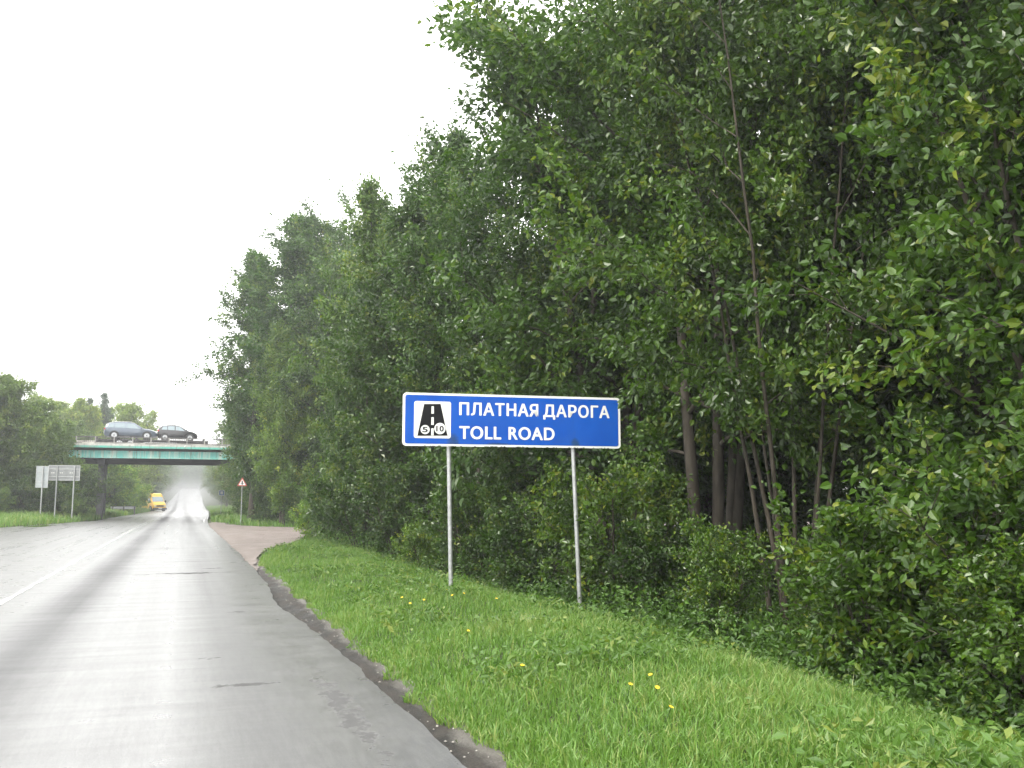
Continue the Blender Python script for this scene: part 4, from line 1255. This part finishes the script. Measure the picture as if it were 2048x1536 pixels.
SUV = [(-2.22, 0.48, 0.80, 0.84, 0.74, 0.70), (-2.17, 0.32, 0.96, 1.02, 0.82, 0.74), (-2.05, 0.28, 1.00, 1.28, 0.86, 0.70), (-1.80, 0.26, 1.02, 1.48, 0.89, 0.68),
       (-1.20, 0.24, 1.00, 1.56, 0.91, 0.68), (-0.30, 0.24, 0.97, 1.56, 0.91, 0.68), (0.25, 0.24, 0.95, 1.51, 0.91, 0.67), (0.62, 0.24, 0.94, 1.26, 0.90, 0.72), (1.02, 0.24, 0.92, 1.00, 0.89, 0.78),
       (1.60, 0.25, 0.86, 0.93, 0.88, 0.74), (2.00, 0.28, 0.74, 0.80, 0.83, 0.68), (2.17, 0.34, 0.62, 0.68, 0.74, 0.62), (2.22, 0.42, 0.56, 0.60, 0.66, 0.56)]
HATCH = [(-1.74, 0.45, 0.80, 0.84, 0.70, 0.66), (-1.70, 0.30, 0.95, 1.02, 0.78, 0.70), (-1.60, 0.26, 0.97, 1.16, 0.81, 0.66), (-1.36, 0.24, 0.97, 1.36, 0.83, 0.62),
         (-0.80, 0.22, 0.95, 1.46, 0.84, 0.61), (-0.20, 0.22, 0.93, 1.46, 0.84, 0.61), (0.15, 0.22, 0.92, 1.38, 0.84, 0.61), (0.50, 0.22, 0.90, 1.15, 0.83, 0.66), (0.85, 0.22, 0.88, 0.95, 0.82, 0.72),
         (1.30, 0.24, 0.80, 0.86, 0.80, 0.68), (1.58, 0.28, 0.68, 0.74, 0.74, 0.62), (1.68, 0.34, 0.58, 0.63, 0.66, 0.56), (1.72, 0.42, 0.52, 0.56, 0.58, 0.50)]
BED = 6.95
car('blue_grey_car', 'blue-grey estate car riding on the transporter, rear of the two', (-4.62, 90.0, BED), 0.0, SUV, 'steelgrey', (-1.35, 1.35), 0.35,
    [((-1.95, -1.42), (-1.72, -1.40)), ((-1.34, -0.46), (-1.32, -0.46)), ((-0.38, 0.74), (-0.38, 0.30))], (1.00, 0.27), (-2.03, -1.82), 'reflection_glass')
car('black_car', 'black hatchback riding on the transporter, front of the two', (-0.66, 90.0, BED - 0.05), 0.0, HATCH, 'blackpaint', (-1.08, 1.05), 0.31,
    [((-1.40, -0.92), (-1.28, -0.92)), ((-0.86, -0.28), (-0.86, -0.28)), ((-0.20, 0.60), (-0.20, 0.20))], (0.84, 0.17), (-1.58, -1.38), 'reflection_glass', rails=False)

tl = empty('car_transporter', (-2.9, 90.0, 6.16))
tag(tl, 'dark flat car transporter trailer behind the bridge railing', 'trailer')
for s in (-1, 1):
    MB().box(-4.6, 4.9, s * 0.78 - 0.30, s * 0.78 + 0.30, 0.68, BED - 6.165).build('wheel_ramp', M['truck'], tl)
    MB().box(-4.6, 4.9, s * 0.45 - 0.06, s * 0.45 + 0.06, 0.46, 0.675).build('chassis_beam', M['truck'], tl)
    for xp in (-4.4, -1.2, 1.4, 4.5):
        MB().box(xp - 0.08, xp + 0.08, s * 1.14 - 0.06, s * 1.14 + 0.06, 0.55, 0.98).build('side_stake', M['truck'], tl)
    for xw in (-2.6, -1.7):
        wheel(xw, s * 0.98, 0.40, s, tl, 0.28)
    MB().box(-0.6, 2.2, s * 1.12 - 0.02, s * 1.12 + 0.02, 0.30, 0.55).build('side_guard', M['rim'], tl)
MB().box(-0.1, 0.6, -1.16, -1.143, 0.40, 0.50).build('side_marker', M['lamp_red'], tl)
for xp in (-4.0, -2.0, 0.0, 2.0, 4.0):
    MB().box(xp - 0.05, xp + 0.05, -1.12, 1.12, 0.60, 0.674).build('cross_member', M['truck'], tl)
for s in (-1, 1):
    MB().box(3.6, 3.75, s * 0.6 - 0.07, s * 0.6 + 0.07, 0.002, 0.6).build('support_leg', M['truck'], tl)

# yellow van
VAN = [(-2.60, 0.34, 1.10, 2.38, 0.92, 0.80), (-2.52, 0.30, 1.15, 2.50, 0.97, 0.84), (1.05, 0.30, 1.15, 2.52, 0.98, 0.84), (1.35, 0.30, 1.15, 2.40, 0.98, 0.80), (1.52, 0.30, 1.15, 2.05, 0.98, 0.84),
       (1.98, 0.30, 1.10, 1.30, 0.95, 0.84), (2.35, 0.31, 0.98, 1.14, 0.92, 0.80), (2.52, 0.32, 0.80, 0.92, 0.88, 0.78), (2.57, 0.34, 0.72, 0.80, 0.84, 0.74)]
van = empty('delivery_van', (-4.35, 151.0, 0.0), R(-90 + 26))
van.scale = (1.08, 1.08, 1.06)
tag(van, 'yellow high-roofed delivery van coming out from behind the left shrubs', 'van')
loft(VAN, 'body', M['yellow'], van)
screen(VAN, 1.96, 1.54, 0.92, 0.90, 'windscreen', M['reflection_glass'], van, 0.02)
for s in (-1, 1):
    side_panel(VAN, (0.75, 1.80), (0.75, 1.40), 0.10, 0.62, s, 'side_window', M['glass'], van, 0.02)
    MB().box(0.70, 0.715, s * 0.985 - 0.006, s * 0.985 + 0.006, 0.55, 1.9).build('door_seam', M['plastic'], van)
    for x in (-1.6, 1.75):
        MB().cyl((x, s * 0.955 - 0.03, 0.36), 1, 0.42, 0.06, 20).build('wheel_arch', M['plastic'], van)
        wheel(x, s * 0.90, 0.34, s, van)
    MB().box(2.50, 2.60, s * 0.66 - 0.13, s * 0.66 + 0.13, 0.64, 0.84).build('headlight', M['lamp_glass'], van, bevel=0.02)
    MB().box(1.72, 1.85, s * 1.12 - 0.08, s * 1.12 + 0.08, 1.25, 1.55).build('mirror', M['plastic'], van, bevel=0.02)
    MB().box(1.745, 1.80, s * 1.0 - 0.07, s * 1.0 + 0.07, 1.37, 1.41).build('mirror_arm', M['plastic'], van)
MB().box(2.54, 2.60, -0.50, 0.50, 0.62, 0.86).build('grille', M['plastic'], van)
MB().box(2.45, 2.70, -0.95, 0.95, 0.22, 0.50).build('bumper', M['plastic'], van, bevel=0.04)
MB().box(2.701, 2.712, -0.26, 0.26, 0.37, 0.48).build('number_plate', M['white'], van)
MB().box(-2.62, -2.605, -0.70, 0.70, 0.6, 2.2).build('rear_door', M['yellow'], van)

# ------------------------------------------------------------------ loose stones on the verge edge
st_r = np.random.default_rng(23)
m = MB()
for k in range(260):
    y = 4 + 30 * st_r.uniform(0, 1) ** 1.6
    x = float(edge_r(y)) + st_r.normal(0.16, 0.13)
    z = max(float(ground_z(x, y)), -0.10) + 0.012
    r = st_r.uniform(0.004, 0.013)
    v = [(x + r * a * st_r.uniform(0.7, 1.2), y + r * b * st_r.uniform(0.7, 1.2), z + r * c * 0.7) for a, b, c in ((1, 0, 0), (-1, 0, 0), (0, 1, 0), (0, -1, 0), (0, 0, 1), (0, 0, -1))]
    m.add(v, [(0, 2, 4), (2, 1, 4), (1, 3, 4), (3, 0, 4), (2, 0, 5), (1, 2, 5), (3, 1, 5), (0, 3, 5)])
tag(m.build('gravel', M['stone']), 'loose pale stones scattered along the asphalt edge', 'gravel', kind='stuff')

# ------------------------------------------------------------------ air: damp haze, and spray hanging over the far road
def volume_material(name, color, density, aniso=0.3):
    t = NT(name)
    v = t.new('ShaderNodeVolumePrincipled')
    v.inputs['Color'].default_value = (*color, 1)
    v.inputs['Density'].default_value = density
    v.inputs['Anisotropy'].default_value = aniso
    t.l.new(v.outputs[0], t.out.inputs['Volume'])
    return t.m
hz = MB().box(-305, 305, -65, 905, -2.2, 36).build('haze', volume_material('haze_air', (0.95, 0.97, 1.0), 0.0011))
tag(hz, 'thin damp haze over the whole place', 'haze', kind='stuff')

# spray: one closed block of air that follows the road; its density thins out upwards, sideways and at both ends
def spray_material():
    t = NT('spray_air')
    tc = t.new('ShaderNodeTexCoord')
    sep = t.new('ShaderNodeSeparateXYZ')
    t.l.new(tc.outputs['Object'], sep.inputs[0])
    X, Y, Z = sep.outputs[0], sep.outputs[1], sep.outputs[2]
    rise = t.math('MULTIPLY', t.math('MAXIMUM', t.math('SUBTRACT', Y, 195.0), 0.0), 0.0265)
    h = t.math('SUBTRACT', Z, rise)
    up = t.math('SUBTRACT', 1.0, t.math('DIVIDE', h, 8.0), True)
    up = t.math('POWER', up, 2.2)
    xc = t.math('ADD', t.math('MULTIPLY', t.math('SUBTRACT', Y, 150.0), 0.0105), -0.1)
    dx = t.math('DIVIDE', t.math('SUBTRACT', X, xc), 8.5)
    sd_ = t.math('SUBTRACT', 1.0, t.math('MULTIPLY', dx, dx), True)
    y0 = t.math('DIVIDE', t.math('SUBTRACT', Y, 105.0), 120.0, True)
    y1 = t.math('DIVIDE', t.math('SUBTRACT', 480.0, Y), 150.0, True)
    n = t.ramp(t.noise(0.06, None, 2, 0.5), [(0.3, 0.55), (0.7, 1.3)])
    d = t.math('MULTIPLY', t.math('MULTIPLY', up, sd_), t.math('MULTIPLY', y0, y1))
    d = t.math('MULTIPLY', d, n)
    v = t.new('ShaderNodeVolumePrincipled')
    v.inputs['Color'].default_value = (0.98, 0.99, 1.0, 1)
    v.inputs['Anisotropy'].default_value = 0.2
    t.l.new(t.math('MULTIPLY', d, 0.011), v.inputs['Density'])
    t.l.new(v.outputs[0], t.out.inputs['Volume'])
    return t.m
ysv = [104.0, 195.0, 300.0, 482.0]
v, f = [], []
for y in ysv:
    c_, z_ = (y - 150) * 0.0105 - 0.1, max(0.0, (y - 195) * 0.0265)
    v += [(c_ - 8.6, y, z_ - 0.6), (c_ + 8.6, y, z_ - 0.6), (c_ + 8.6, y, z_ + 8.1), (c_ - 8.6, y, z_ + 8.1)]
for k in range(3):
    for j in range(4):
        f.append((4 * k + j, 4 * k + (j + 1) % 4, 4 * k + 4 + (j + 1) % 4, 4 * k + 4 + j))
f += [(3, 2, 1, 0), (12, 13, 14, 15)]
sp_ = MB().add(v, f)
sp_.f = [tuple(reversed(q)) for q in sp_.f]
tag(sp_.build('road_spray', spray_material()), 'white spray hanging low over the far wet road', 'spray', kind='stuff')
